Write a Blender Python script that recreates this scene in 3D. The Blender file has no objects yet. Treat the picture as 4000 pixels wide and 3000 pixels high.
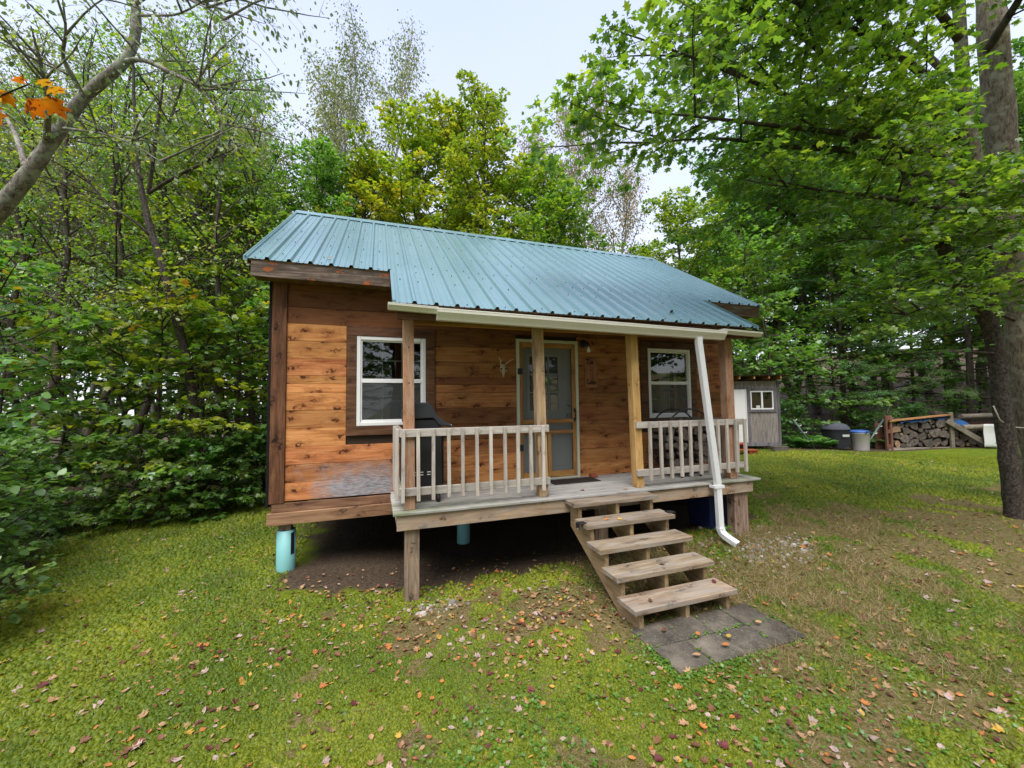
import bpy, bmesh, math, random
import numpy as np
from mathutils import Vector, Matrix, Euler

SC = bpy.context.scene
COL = SC.collection
R = math.radians

# ------------------------------------------------------------------ camera
# world: x to the right along the porch front, y towards the woods behind, z up; z = 0 is the porch floor, y = 0 the cabin's front wall
CAM = np.array([1.2099, -5.482, 1.1442])
_yaw, _pit, _rol, FPX = 0.3319, 0.0513, -0.0121, 1519.07
FW = np.array([math.sin(_yaw)*math.cos(_pit), math.cos(_yaw)*math.cos(_pit), math.sin(_pit)])
_r0 = np.array([math.cos(_yaw), -math.sin(_yaw), 0.0]); _u0 = np.cross(_r0, FW)
RT = _r0*math.cos(_rol)+_u0*math.sin(_rol)
UP = -_r0*math.sin(_rol)+_u0*math.cos(_rol)
cd = bpy.data.cameras.new('camera'); cam = bpy.data.objects.new('camera', cd); COL.objects.link(cam)
cd.sensor_width = 36; cd.sensor_fit = 'HORIZONTAL'; cd.lens = FPX/4000*36
cd.clip_start = 0.05; cd.clip_end = 2000
m = Matrix.Identity(4)
for i in range(3):
    m[i][0] = RT[i]; m[i][1] = UP[i]; m[i][2] = -FW[i]; m[i][3] = CAM[i]
cam.matrix_world = m
SC.camera = cam

def at(u, v, d):
    """world point seen at photo pixel (u, v) (4000 x 3000) at depth d metres: used once, offline-style, to survey where things stand"""
    return CAM + (RT*(u-2000)/FPX + UP*(1500-v)/FPX + FW)*d

# ------------------------------------------------------------------ light: bright overcast
SUN_EL, SUN_AZ = R(63), R(208)          # azimuth clockwise from +y: the brighter part of the sky is behind and left of the camera
w = bpy.data.worlds.new('World'); SC.world = w; w.use_nodes = True
nt = w.node_tree; nt.nodes.clear()
out = nt.nodes.new('ShaderNodeOutputWorld'); bg = nt.nodes.new('ShaderNodeBackground')
sky = nt.nodes.new('ShaderNodeTexSky'); sky.sky_type = 'NISHITA'; sky.sun_disc = False
sky.sun_elevation = SUN_EL; sky.sun_rotation = SUN_AZ
sky.air_density = 1.0; sky.dust_density = 3.0; sky.ozone_density = 1.5
mx = nt.nodes.new('ShaderNodeMix'); mx.data_type = 'RGBA'
# cloud layer: an even pale veil over the clear sky, a little whiter towards the horizon
tc = nt.nodes.new('ShaderNodeTexCoord'); sp = nt.nodes.new('ShaderNodeSeparateXYZ')
rp = nt.nodes.new('ShaderNodeValToRGB')
rp.color_ramp.elements[0].position = 0.02; rp.color_ramp.elements[0].color = (4.0, 4.15, 4.4, 1)
rp.color_ramp.elements[1].position = 0.75; rp.color_ramp.elements[1].color = (2.45, 2.78, 3.85, 1)
nz = nt.nodes.new('ShaderNodeTexNoise'); nz.inputs['Scale'].default_value = 2.2; nz.inputs['Detail'].default_value = 5
mrn = nt.nodes.new('ShaderNodeMapRange'); mrn.inputs['From Min'].default_value = .3; mrn.inputs['From Max'].default_value = .7
mrn.inputs['To Min'].default_value = .80; mrn.inputs['To Max'].default_value = .9
nt.links.new(tc.outputs['Generated'], nz.inputs['Vector']); nt.links.new(nz.outputs['Fac'], mrn.inputs['Value'])
nt.links.new(tc.outputs['Generated'], sp.inputs[0]); nt.links.new(sp.outputs['Z'], rp.inputs['Fac'])
nt.links.new(mrn.outputs['Result'], mx.inputs['Factor'])
nt.links.new(sky.outputs['Color'], mx.inputs['A']); nt.links.new(rp.outputs['Color'], mx.inputs['B'])
nt.links.new(mx.outputs['Result'], bg.inputs['Color']); bg.inputs['Strength'].default_value = 0.1
nt.links.new(bg.outputs[0], out.inputs[0])

sl = bpy.data.lights.new('sun', 'SUN'); sun = bpy.data.objects.new('sun', sl); COL.objects.link(sun)
sl.energy = 1.5; sl.angle = R(45); sl.color = (1.0, 0.95, 0.88)
sd = Vector((math.sin(SUN_AZ)*math.cos(SUN_EL), math.cos(SUN_AZ)*math.cos(SUN_EL), math.sin(SUN_EL)))
sun.rotation_euler = sd.to_track_quat('Z', 'Y').to_euler()

SC.view_settings.view_transform = 'Standard'; SC.view_settings.look = 'None'
SC.view_settings.exposure = 1.72; SC.view_settings.gamma = 1.0
SC.view_settings.use_curve_mapping = False
try:
    SC.cycles.max_bounces = 8; SC.cycles.transparent_max_bounces = 12
    SC.cycles.diffuse_bounces = 4; SC.cycles.transmission_bounces = 5
    SC.cycles.caustics_reflective = False; SC.cycles.caustics_refractive = False
except Exception:
    pass

# ------------------------------------------------------------------ scene helpers
def link(o):
    COL.objects.link(o); return o
def tag(o, label=None, cat=None, group=None, kind=None):
    if label: o['label'] = label
    if cat: o['category'] = cat
    if group: o['group'] = group
    if kind: o['kind'] = kind
    return o
def thing(name, label, cat, loc=(0, 0, 0), rz=0.0, group=None):
    o = link(bpy.data.objects.new(name, None)); o.empty_display_size = .2
    o.location = loc; o.rotation_euler = (0, 0, rz)
    return tag(o, label, cat, group)
def root_of(o):
    while o.parent: o = o.parent
    return o

class MB:
    """collects polygons (world or local metres) and links them as ONE mesh object"""
    def __init__(s): s.v = []; s.f = []; s.m = []; s.r = []; s.t = []; s.sm = []
    def add(s, V, F, mat=0, rnd=None, tone=0.0, smooth=False):
        b = len(s.v); s.v += [tuple(map(float, p)) for p in V]
        r = random.random() if rnd is None else rnd
        for f in F:
            s.f.append([b+i for i in f]); s.m.append(mat); s.r.append(r); s.t.append(tone); s.sm.append(smooth)
        return s
    def box(s, x0, x1, y0, y1, z0, z1, mat=0, rnd=None, tone=0.0):
        V = [(x0,y0,z0),(x1,y0,z0),(x1,y1,z0),(x0,y1,z0),(x0,y0,z1),(x1,y0,z1),(x1,y1,z1),(x0,y1,z1)]
        return s.add(V, [(0,3,2,1),(4,5,6,7),(0,1,5,4),(1,2,6,5),(2,3,7,6),(3,0,4,7)], mat, rnd, tone)
    def beam(s, a, b, wd, ht, mat=0, rnd=None, tone=0.0, up=(0,0,1)):
        a = Vector(a); b = Vector(b); d = (b-a).normalized(); sx = d.cross(Vector(up))
        if sx.length < 1e-5: sx = d.cross(Vector((0,1,0)))
        sx.normalize(); uz = sx.cross(d)
        V = []
        for p in (a, b):
            for i, j in ((-1,-1),(1,-1),(1,1),(-1,1)): V.append(p+sx*(i*wd/2)+uz*(j*ht/2))
        return s.add(V, [(3,2,1,0),(4,5,6,7),(0,1,5,4),(1,2,6,5),(2,3,7,6),(3,0,4,7)], mat, rnd, tone)
    def prism(s, poly, axis, a0, a1, mat=0, rnd=None, tone=0.0, smooth=False):
        """poly: 2-D points; axis 'x': (y,z) extruded in x, 'y': (x,z), 'z': (x,y)"""
        def P(p, a): return {'x': (a,p[0],p[1]), 'y': (p[0],a,p[1]), 'z': (p[0],p[1],a)}[axis]
        n = len(poly); V = [P(p, a0) for p in poly]+[P(p, a1) for p in poly]
        F = [tuple(range(n)), tuple(range(2*n-1, n-1, -1))]+[((i+1)%n, i, n+i, n+(i+1)%n) for i in range(n)]
        return s.add(V, F, mat, rnd, tone, smooth)
    def tube(s, pts, radii, n=8, mat=0, rnd=None, tone=0.0, cap=True, smooth=True):
        pts = [Vector(p) for p in pts]
        if not hasattr(radii, '__len__'): radii = [radii]*len(pts)
        V = []; F = []; ref = Vector((0.3,0.2,1)).normalized()
        pu = None
        for i, p in enumerate(pts):
            d = (pts[min(i+1,len(pts)-1)]-pts[max(i-1,0)]).normalized()
            if pu is None:
                pu = d.cross(ref)
                if pu.length < 1e-4: pu = d.cross(Vector((1,0,0)))
            pu = (pu-d*pu.dot(d)).normalized(); pv = d.cross(pu)
            for k in range(n):
                a = 2*math.pi*k/n; V.append(p+(pu*math.cos(a)+pv*math.sin(a))*radii[i])
        for i in range(len(pts)-1):
            for k in range(n):
                F.append((i*n+k, i*n+(k+1)%n, (i+1)*n+(k+1)%n, (i+1)*n+k))
        s.add(V, F, mat, rnd, tone, smooth)
        if cap:
            b = len(s.v)-len(V)
            for f in (list(range(n))[::-1], [len(V)-n+k for k in range(n)]):
                s.f.append([b+i for i in f]); s.m.append(mat); s.r.append(s.r[-1]); s.t.append(tone); s.sm.append(False)
        return s
    def lathe(s, prof, c=(0,0,0), n=20, mat=0, rnd=None, tone=0.0, smooth=True, sx=1, sy=1):
        V = []; F = []
        for r, z in prof:
            for k in range(n):
                a = 2*math.pi*k/n; V.append((c[0]+r*math.cos(a)*sx, c[1]+r*math.sin(a)*sy, c[2]+z))
        for i in range(len(prof)-1):
            for k in range(n): F.append((i*n+k, i*n+(k+1)%n, (i+1)*n+(k+1)%n, (i+1)*n+k))
        F.append(tuple(range(n))[::-1]); F.append(tuple((len(prof)-1)*n+k for k in range(n)))
        return s.add(V, F, mat, rnd, tone, smooth)
    def build(s, name, mats, parent=None, bevel=0.0, local=False, seg=1):
        """vertices in world metres unless local; children keep a zero local offset, so a whole thing shares its Empty's origin"""
        me = bpy.data.meshes.new(name)
        o = Vector((0,0,0)) if (parent is None or local) else Vector(root_of(parent).location)
        me.from_pydata([(p[0]-o.x, p[1]-o.y, p[2]-o.z) for p in s.v], [], s.f)
        if not isinstance(mats, (list, tuple)): mats = [mats]
        for mm in mats: me.materials.append(mm)
        me.polygons.foreach_set('material_index', s.m); me.polygons.foreach_set('use_smooth', s.sm)
        a = me.attributes.new('rnd', 'FLOAT', 'FACE'); a.data.foreach_set('value', s.r)
        a = me.attributes.new('tone', 'FLOAT', 'FACE'); a.data.foreach_set('value', s.t)
        me.update()
        ob = link(bpy.data.objects.new(name, me))
        if parent is not None: ob.parent = parent
        if bevel:
            b = ob.modifiers.new('edge', 'BEVEL'); b.width = bevel; b.segments = seg; b.limit_method = 'ANGLE'; b.angle_limit = R(40)
        return ob

def raw_mesh(name, V, loops, counts, mats, attrs, matidx=None, smooth=False):
    me = bpy.data.meshes.new(name)
    V = np.asarray(V, np.float32); loops = np.asarray(loops, np.int32); counts = np.asarray(counts, np.int32)
    me.vertices.add(len(V)); me.vertices.foreach_set('co', V.ravel())
    me.loops.add(len(loops)); me.loops.foreach_set('vertex_index', loops)
    me.polygons.add(len(counts))
    me.polygons.foreach_set('loop_start', np.concatenate([[0], np.cumsum(counts)[:-1]]).astype(np.int32))
    try: me.polygons.foreach_set('loop_total', counts)
    except Exception: pass
    for mm in mats: me.materials.append(mm)
    if matidx is not None: me.polygons.foreach_set('material_index', np.asarray(matidx, np.int32))
    me.polygons.foreach_set('use_smooth', np.full(len(counts), smooth))
    for k, a in attrs.items():
        at_ = me.attributes.new(k, 'FLOAT', 'FACE'); at_.data.foreach_set('value', np.asarray(a, np.float32))
    me.update(calc_edges=True); me.validate()
    return me

# ------------------------------------------------------------------ material helpers
class N:
    def __init__(s, name):
        s.m = bpy.data.materials.new(name); s.m.use_nodes = True; s.t = s.m.node_tree; s.t.nodes.clear()
        s.out = s.new('OutputMaterial')
    def new(s, kind, **kw):
        n = s.t.nodes.new('ShaderNode'+kind)
        for k, v in kw.items(): setattr(n, k, v)
        return n
    def L(s, a, b): s.t.links.new(a, b)
    def setin(s, n, **kw):
        for k, v in kw.items():
            key = k.replace('_', ' ')
            if hasattr(v, 'is_linked') or hasattr(v, 'links'): s.L(v, n.inputs[key])
            else: n.inputs[key].default_value = v
        return n
    def attr(s, name): return s.new('Attribute', attribute_name=name).outputs['Fac']
    def coords(s, scale=(1,1,1), off=None, kind='Object'):
        c = s.new('TexCoord').outputs[kind]
        mp = s.new('Mapping'); mp.inputs['Scale'].default_value = scale
        if off is not None:
            a = s.new('VectorMath', operation='MULTIPLY'); s.L(off, a.inputs[0]); a.inputs[1].default_value = (37.0, 53.0, 71.0)
            b = s.new('VectorMath', operation='ADD'); s.L(c, b.inputs[0]); s.L(a.outputs[0], b.inputs[1]); c = b.outputs[0]
        s.L(c, mp.inputs['Vector']); return mp.outputs[0]
    def noise(s, vec, scale=5, detail=4, rough=.5, dist=0):
        n = s.new('TexNoise'); s.L(vec, n.inputs['Vector'])
        n.inputs['Scale'].default_value = scale; n.inputs['Detail'].default_value = detail
        n.inputs['Roughness'].default_value = rough; n.inputs['Distortion'].default_value = dist
        return n.outputs['Fac']
    def ramp(s, fac, stops, interp='LINEAR'):
        r = s.new('ValToRGB'); r.color_ramp.interpolation = interp
        e = r.color_ramp.elements
        while len(e) < len(stops): e.new(0.5)
        for el, (p, c) in zip(e, stops):
            el.position = p; el.color = (*c, 1) if len(c) == 3 else c
        s.L(fac, r.inputs['Fac']); return r.outputs['Color']
    def mix(s, fac, a, b, mode='MIX'):
        n = s.new('Mix', data_type='RGBA', blend_type=mode)
        for key, v in (('Factor', fac), ('A', a), ('B', b)):
            if isinstance(v, bpy.types.NodeSocket): s.L(v, n.inputs[key])
            elif isinstance(v, (int, float)): n.inputs[key].default_value = v
            else: n.inputs[key].default_value = (*v, 1)
        return n.outputs['Result']
    def math(s, op, a, b=None, clamp=False):
        n = s.new('Math', operation=op, use_clamp=clamp)
        for i, v in enumerate((a, b)):
            if v is None: continue
            if isinstance(v, bpy.types.NodeSocket): s.L(v, n.inputs[i])
            else: n.inputs[i].default_value = v
        return n.outputs[0]
    def rng(s, v, a, b, c, d):
        n = s.new('MapRange'); s.L(v, n.inputs['Value'])
        for k, x in zip(('From Min','From Max','To Min','To Max'), (a,b,c,d)): n.inputs[k].default_value = x
        return n.outputs['Result']
    def bump(s, h, strength=.3, dist=.01):
        b = s.new('Bump'); s.L(h, b.inputs['Height']); b.inputs['Strength'].default_value = strength; b.inputs['Distance'].default_value = dist
        return b.outputs[0]
    def bsdf(s, col, rough=.7, spec=.3, metal=0.0, normal=None, **kw):
        p = s.new('BsdfPrincipled')
        for key, v in (('Base Color', col), ('Roughness', rough), ('Specular IOR Level', spec), ('Metallic', metal)):
            if isinstance(v, bpy.types.NodeSocket): s.L(v, p.inputs[key])
            elif key == 'Base Color': p.inputs[key].default_value = (*v, 1)
            else: p.inputs[key].default_value = v
        if normal is not None: s.L(normal, p.inputs['Normal'])
        for k, v in kw.items(): p.inputs[k.replace('_', ' ')].default_value = v
        s.L(p.outputs[0], s.out.inputs['Surface']); return p

AX = {'x': lambda a, c: (a, c, c), 'y': lambda a, c: (c, a, c), 'z': lambda a, c: (c, c, a)}
def wood(name, light, mid, dark, axis='x', tone_col=None, knots=1.0, knot_col=None, weather=0.0, grain=1.0, rough=.75, extra=None, spec=.2):
    """sawn timber: long grain along axis, per-board offset (rnd), optional darker tone (stain, painted porch shade), knots and grey weathering"""
    n = N(name); rnd = n.attr('rnd')
    g = n.noise(n.coords(AX[axis](0.9, 9), rnd), 2.0*grain, 6, .6, 1.2)
    f = n.noise(n.coords(AX[axis](1.5, 70), rnd), 2.0, 4, .6, .3)
    blot = n.noise(n.coords(AX[axis](1.2, 3.0), rnd), 1.6, 3, .5)
    gg = n.math('ADD', n.math('MULTIPLY', g, .7), n.math('MULTIPLY', f, .3))
    c = n.ramp(gg, [(.30, dark), (.48, mid), (.66, light)])
    hv = n.new('HueSaturation'); n.L(c, hv.inputs['Color']); n.L(n.rng(rnd, 0, 1, .78, 1.2), hv.inputs['Value'])
    n.L(n.rng(n.math('FRACT', n.math('MULTIPLY', rnd, 7.31)), 0, 1, .492, .508), hv.inputs['Hue'])
    c = hv.outputs[0]
    kc = knot_col or tuple(x*.25 for x in dark)
    if knots:
        vo = n.new('TexVoronoi', feature='F1', voronoi_dimensions='2D'); v3 = n.coords((1,1,1), rnd); s3 = n.new('SeparateXYZ'); n.L(v3, s3.inputs[0])
        al, o1, o2 = {'x': 'XYZ', 'y': 'YXZ', 'z': 'ZXY'}[axis]; c2 = n.new('CombineXYZ'); n.L(n.math('MULTIPLY', s3.outputs[al], 2.0), c2.inputs[0]); n.L(n.math('MULTIPLY', n.math('ADD', s3.outputs[o1], s3.outputs[o2]), 4.4), c2.inputs[1]); vec = c2.outputs[0]
        wob = n.noise(n.coords((6,6,6), rnd), 3, 2)
        va = n.new('VectorMath', operation='MULTIPLY_ADD'); n.L(vec, va.inputs[0]); va.inputs[1].default_value = (1,1,1)
        cb = n.new('CombineXYZ'); [n.L(n.rng(wob, .3, .7, -.12, .12), cb.inputs[i]) for i in range(3)]
        n.L(cb.outputs[0], va.inputs[2]); n.L(va.outputs[0], vo.inputs['Vector']); vo.inputs['Scale'].default_value = 1.25
        d = vo.outputs['Distance']
        c = n.mix(n.rng(d, .05, .45, .6*knots, 0), c, dark)
        c = n.mix(n.math('MULTIPLY', n.rng(d, .10, .155, .95*knots, 0), n.rng(wob, .38, .52, 0, 1)), c, kc)
        st = n.rng(n.noise(n.coords(AX[axis](2.2, 12), rnd), 2.3, 5, .65), .58, .75, 0, .75*knots)
        c = n.mix(st, c, tuple(x*.45 for x in dark))
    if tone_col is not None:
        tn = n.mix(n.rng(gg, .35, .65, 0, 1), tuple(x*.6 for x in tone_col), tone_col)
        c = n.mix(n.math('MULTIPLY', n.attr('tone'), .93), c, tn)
    if weather:
        wz = n.rng(n.noise(n.coords(AX[axis](.8, 5), rnd), 2.4, 5, .6), .42, .62, 0, weather)
        c = n.mix(wz, c, (.34, .32, .29))
    c = n.mix(n.rng(blot, .35, .7, 0, .35), c, n.mix(.5, c, dark))
    if extra: c = extra(n, c)
    n.bsdf(c, rough, spec, normal=n.bump(gg, .35, .004))
    return n.m
def paint(name, col, rough=.45, spec=.4, dirt=.25, dirtcol=(.2,.17,.12), metal=0.0, scale=3.0, bump=.05):
    n = N(name)
    d = n.noise(n.coords((1,1,1)), scale, 6, .65); e = n.noise(n.coords((1,1,1)), scale*9, 3)
    c = n.mix(n.rng(d, .45, .75, 0, dirt), col, tuple(a*.6+b*.4 for a, b in zip(col, dirtcol)))
    c = n.mix(n.rng(e, .6, .8, 0, dirt*.8), c, dirtcol)
    n.bsdf(c, n.rng(d, .3, .7, rough*.85, min(1, rough*1.2)), spec, metal, normal=n.bump(e, bump, .003))
    return n.m

M = {}
def splash(n, c):
    """rain-splash bleaching on the lowest boards beside the porch: a grey stain with its own ragged outline"""
    g = n.new('NewGeometry'); s = n.new('SeparateXYZ'); n.L(g.outputs['Position'], s.inputs[0])
    nn = n.noise(n.coords((1,1,1)), 3.2, 6, .7)
    a = n.math('ADD', n.rng(s.outputs['X'], .35, .85, 0, 1), n.rng(nn, .3, .7, -.55, .55), True)
    a2 = n.rng(s.outputs['X'], 1.35, 1.45, 1, 0)
    b = n.math('MULTIPLY', n.math('ADD', n.rng(s.outputs['Z'], .46, .12, 0, 1), n.rng(nn, .3, .7, -.4, .4), True), n.rng(s.outputs['Z'], .50, .40, 0, 1))
    k = n.math('MULTIPLY', n.math('MULTIPLY', a, b), a2)
    fine = n.noise(n.coords((3,3,18)), 4, 5, .7)
    return n.mix(n.math('MULTIPLY', k, .92), c, n.ramp(fine, [(.3, (.10,.10,.115)), (.62, (.40,.41,.45))]))
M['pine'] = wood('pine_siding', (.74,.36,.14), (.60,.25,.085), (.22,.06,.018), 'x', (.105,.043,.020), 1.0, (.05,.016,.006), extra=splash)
M['stain'] = wood('dark_stained_trim', (.20,.10,.055), (.12,.057,.03), (.045,.02,.011), 'x', knots=.5)
M['stain_z'] = wood('dark_stained_upright', (.26,.125,.06), (.14,.062,.03), (.04,.018,.010), 'z', knots=.9)
M['fascia'] = wood('weathered_fascia', (.30,.24,.19), (.13,.095,.07), (.035,.025,.02), 'x', knots=1.0, knot_col=(.35,.1,.03))
M['grey_x'] = wood('grey_deck_timber', (.56,.52,.47), (.42,.385,.345), (.22,.19,.16), 'x', knots=.35)
M['grey_z'] = wood('grey_baluster_timber', (.60,.55,.49), (.47,.42,.37), (.27,.22,.18), 'z', knots=.3)
M['grey_y'] = wood('grey_side_rail_timber', (.50,.46,.39), (.38,.34,.28), (.2,.17,.13), 'y', knots=.3)
def green_tint(n, c):
    g = n.new('NewGeometry'); s = n.new('SeparateXYZ'); n.L(g.outputs['Position'], s.inputs[0])
    nn = n.noise(n.coords((1,3,1)), 2.6, 5, .6)
    k1 = n.math('MULTIPLY', n.rng(s.outputs['X'], 3.0, 1.4, 0, 1), n.rng(nn, .35, .6, 0, .8))
    k2 = n.math('MULTIPLY', n.rng(s.outputs['X'], 4.9, 6.0, 0, .8), n.rng(nn, .4, .6, 0, .8))
    k = n.math('MULTIPLY', n.math('ADD', k1, k2, True), n.rng(s.outputs['Y'], -.55, -.85, 0, 1))
    return n.mix(k, c, (.13,.16,.06))
M['deck'] = wood('deck_boards', (.55,.535,.51), (.42,.41,.385), (.2,.185,.165), 'x', knots=.25, extra=green_tint)
M['joist'] = wood('tan_rim_board', (.56,.41,.28), (.45,.31,.20), (.2,.11,.06), 'x', knots=.9, weather=.5)
M['sill'] = wood('brown_sill_beam', (.40,.235,.14), (.27,.14,.08), (.09,.045,.03), 'x', knots=.7)
M['post_z'] = wood('tan_post_timber', (.60,.42,.24), (.47,.31,.165), (.2,.11,.055), 'z', knots=.7, weather=.25)
M['post_new'] = wood('yellow_post_timber', (.70,.47,.20), (.58,.36,.13), (.3,.16,.055), 'z', knots=.5)
M['post_red'] = wood('peeling_post_timber', (.62,.44,.32), (.45,.22,.11), (.27,.09,.035), 'z', knots=.3, weather=.35, grain=3.5)
M['post_low'] = wood('grey_brown_support', (.42,.31,.23), (.29,.205,.15), (.10,.065,.045), 'z', knots=.7)
M['tread'] = wood('step_timber', (.42,.33,.24), (.26,.195,.13), (.10,.065,.042), 'x', knots=.7, weather=.6)
M['string'] = wood('stringer_timber', (.46,.34,.20), (.33,.225,.12), (.14,.085,.04), 'y', knots=.4)
M['cedar_z'] = wood('cedar_screen_frame_upright', (.50,.27,.10), (.38,.185,.06), (.18,.07,.02), 'z', knots=.3)
M['cedar_x'] = wood('cedar_screen_frame_rail', (.50,.27,.10), (.38,.185,.06), (.18,.07,.02), 'x', knots=.3)
M['under'] = wood('porch_ceiling_timber', (.30,.19,.11), (.2,.115,.06), (.08,.04,.02), 'y', knots=.5)
M['ply'] = wood('weathered_plywood', (.44,.40,.37), (.27,.235,.215), (.065,.055,.052), 'z', knots=0, grain=1.3)
M['shed_trim'] = wood('grey_shed_trim', (.24,.23,.25), (.15,.14,.155), (.06,.055,.065), 'z', knots=.4)
M['pallet'] = wood('red_brown_pallet', (.26,.13,.09), (.17,.08,.055), (.07,.035,.025), 'z', knots=.3)
M['plank'] = wood('bleached_plank', (.36,.32,.26), (.25,.215,.165), (.11,.09,.065), 'x', knots=.3)
M['plank_y'] = wood('orange_plank', (.50,.29,.12), (.36,.19,.075), (.17,.08,.03), 'x', knots=.2)
M['vinyl'] = paint('white_vinyl', (.80,.80,.80), .35, .4, .08)
M['cream'] = paint('cream_aluminium', (.72,.70,.62), .4, .4, .3, (.3,.27,.2))
M['white_metal'] = paint('white_downspout_paint', (.78,.79,.80), .35, .45, .22, (.35,.36,.33), scale=7)
M['doorpaint'] = paint('pale_door_paint', (.45,.47,.46), .5, .35, .1)
M['doortrim'] = paint('pale_green_trim', (.56,.58,.46), .55, .3, .25)
M['black'] = paint('black_metal', (.018,.018,.02), .5, .4, .15, (.06,.05,.045))
M['blackplastic'] = paint('black_plastic_lid', (.035,.037,.042), .55, .35, .2, (.08,.08,.08))
M['chrome'] = paint('dull_chrome', (.55,.54,.52), .25, .5, .1, metal=1.0)
M['steel'] = paint('green_grey_pole_paint', (.075,.12,.105), .45, .4, .3)
M['teal'] = paint('teal_pipe', (.20,.47,.47), .45, .4, .28, (.12,.22,.2), scale=5)
M['sticker'] = paint('dark_navy_sticker', (.012,.012,.03), .5)
M['rubber'] = paint('dark_mat_fibre', (.045,.038,.034), .95, .1, .6, (.09,.075,.06), scale=12, bump=.4)
M['brick'] = paint('red_brick_face', (.30,.085,.05), .85, .2, .4)
M['bone'] = paint('old_bone', (.42,.35,.22), .6, .3, .7, (.12,.08,.04), scale=14)
M['antler'] = paint('antler', (.55,.42,.27), .5, .3, .4, (.2,.12,.06), scale=14)
M['bulb'] = paint('frosted_bulb_glass', (.80,.78,.72), .2, .5, .05)
M['tarp_blue'] = paint('blue_tarp', (.02,.09,.26), .4, .4, .3, (.03,.05,.1), scale=6, bump=.3)
M['tote'] = paint('blue_tote_plastic', (.012,.022,.085), .4, .4, .2, (.03,.03,.08))
M['bin'] = paint('grey_bin_plastic', (.60,.57,.58), .5, .3, .25)
M['binlid'] = paint('blue_lid_plastic', (.03,.10,.34), .4, .4, .15)
M['cover'] = paint('charcoal_grill_cover', (.018,.02,.024), .75, .2, .3, (.08,.08,.09), scale=6, bump=.35)
M['cover_top'] = paint('paler_cover_top', (.07,.073,.095), .85, .2, .5, (.03,.03,.04), scale=16, bump=.3)  # top of the cover, paler than its sides
M['badge'] = paint('grey_badge', (.45,.45,.46), .6)
M['cloth'] = paint('white_target_sheet', (.72,.72,.70), .8, .1, .2)
M['deerbrown'] = paint('printed_deer_brown', (.115,.055,.04), .8, .1, .5, (.25,.1,.06), scale=20)
M['deerpale'] = paint('printed_deer_pale', (.55,.28,.22), .8, .1, .2)
M['rope'] = paint('pale_rope', (.40,.37,.31), .9, .1, .3)
M['redwood'] = wood('red_stained_step', (.46,.12,.045), (.34,.075,.03), (.15,.03,.015), 'x', knots=.1)
M['letter'] = paint('black_hand_lettering', (.012,.010,.010), .7, .2, .1)
M['signwood'] = wood('sign_board_wood', (.42,.22,.11), (.30,.14,.065), (.15,.06,.025), 'z', knots=.3)
M['dark_in'] = paint('dark_interior', (.05,.035,.025), .9, .1, .3)
M['roofing'] = paint('rusty_roofing', (.10,.075,.06), .7, .3, .5)
M['tarpaper'] = paint('black_building_paper', (.012,.012,.014), .9, .1, .1)
M['handle_black'] = M['black']
M['glasswhite'] = paint('small_white_box', (.6,.6,.58), .6)

def mk_roof():
    n = N('green_blue_roof_metal')
    d = n.noise(n.coords((1,1,1)), .8, 4, .6); e = n.noise(n.coords((6,.3,.3)), 1.2, 3, .5)
    c = n.ramp(d, [(.3, (.155,.285,.315)), (.7, (.205,.34,.37))])
    c = n.mix(n.rng(e, .5, .8, 0, .2), c, (.22,.30,.31))
    n.bsdf(c, n.rng(e, .3, .7, .22, .34), .9, .3, normal=n.bump(n.noise(n.coords((1,.25,.25)), 3, 2), .03, .006)); return n.m
M['roof'] = mk_roof()
def mk_glass(name, tint=(.9,.95,.93), refl=.09):
    n = N(name)
    tr = n.new('BsdfTransparent'); tr.inputs['Color'].default_value = (*tint, 1)
    gl = n.new('BsdfGlossy'); gl.inputs['Roughness'].default_value = .01; gl.inputs['Color'].default_value = (1,1,1,1)
    fr = n.new('Fresnel'); fr.inputs['IOR'].default_value = 1.52
    ms = n.new('MixShader'); n.L(n.math('ADD', n.math('MULTIPLY', fr.outputs[0], 1.6), refl*.3, True), ms.inputs[0])
    n.L(tr.outputs[0], ms.inputs[1]); n.L(gl.outputs[0], ms.inputs[2]); n.L(ms.outputs[0], n.out.inputs['Surface']); return n.m
M['glass'] = mk_glass('window_glass', (.62,.68,.66))
def mk_screen():
    n = N('insect_screen')
    tr = n.new('BsdfTransparent'); df = n.new('BsdfDiffuse'); df.inputs['Color'].default_value = (.10,.105,.11,1)
    ms = n.new('MixShader'); ms.inputs[0].default_value = .42
    n.L(tr.outputs[0], ms.inputs[1]); n.L(df.outputs[0], ms.inputs[2]); n.L(ms.outputs[0], n.out.inputs['Surface']); return n.m
M['screen'] = mk_screen()
def mk_concrete():
    n = N('weathered_paver_concrete'); rnd = n.attr('rnd')
    a = n.noise(n.coords((1,1,1), rnd), 3.5, 7, .65); b = n.noise(n.coords((1,1,1), rnd), 60, 3, .6)
    c = n.ramp(a, [(.3, (.038,.033,.027)), (.5, (.082,.071,.057)), (.68, (.165,.14,.11))])
    c = n.mix(n.rng(b, .5, .72, 0, .5), c, (.21,.19,.16))
    hv = n.new('HueSaturation'); n.L(c, hv.inputs['Color']); n.L(n.rng(rnd, 0, 1, .8, 1.25), hv.inputs['Value'])
    n.bsdf(hv.outputs[0], .9, .2, normal=n.bump(b, .5, .004)); return n.m
M['paver'] = mk_concrete()
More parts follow.
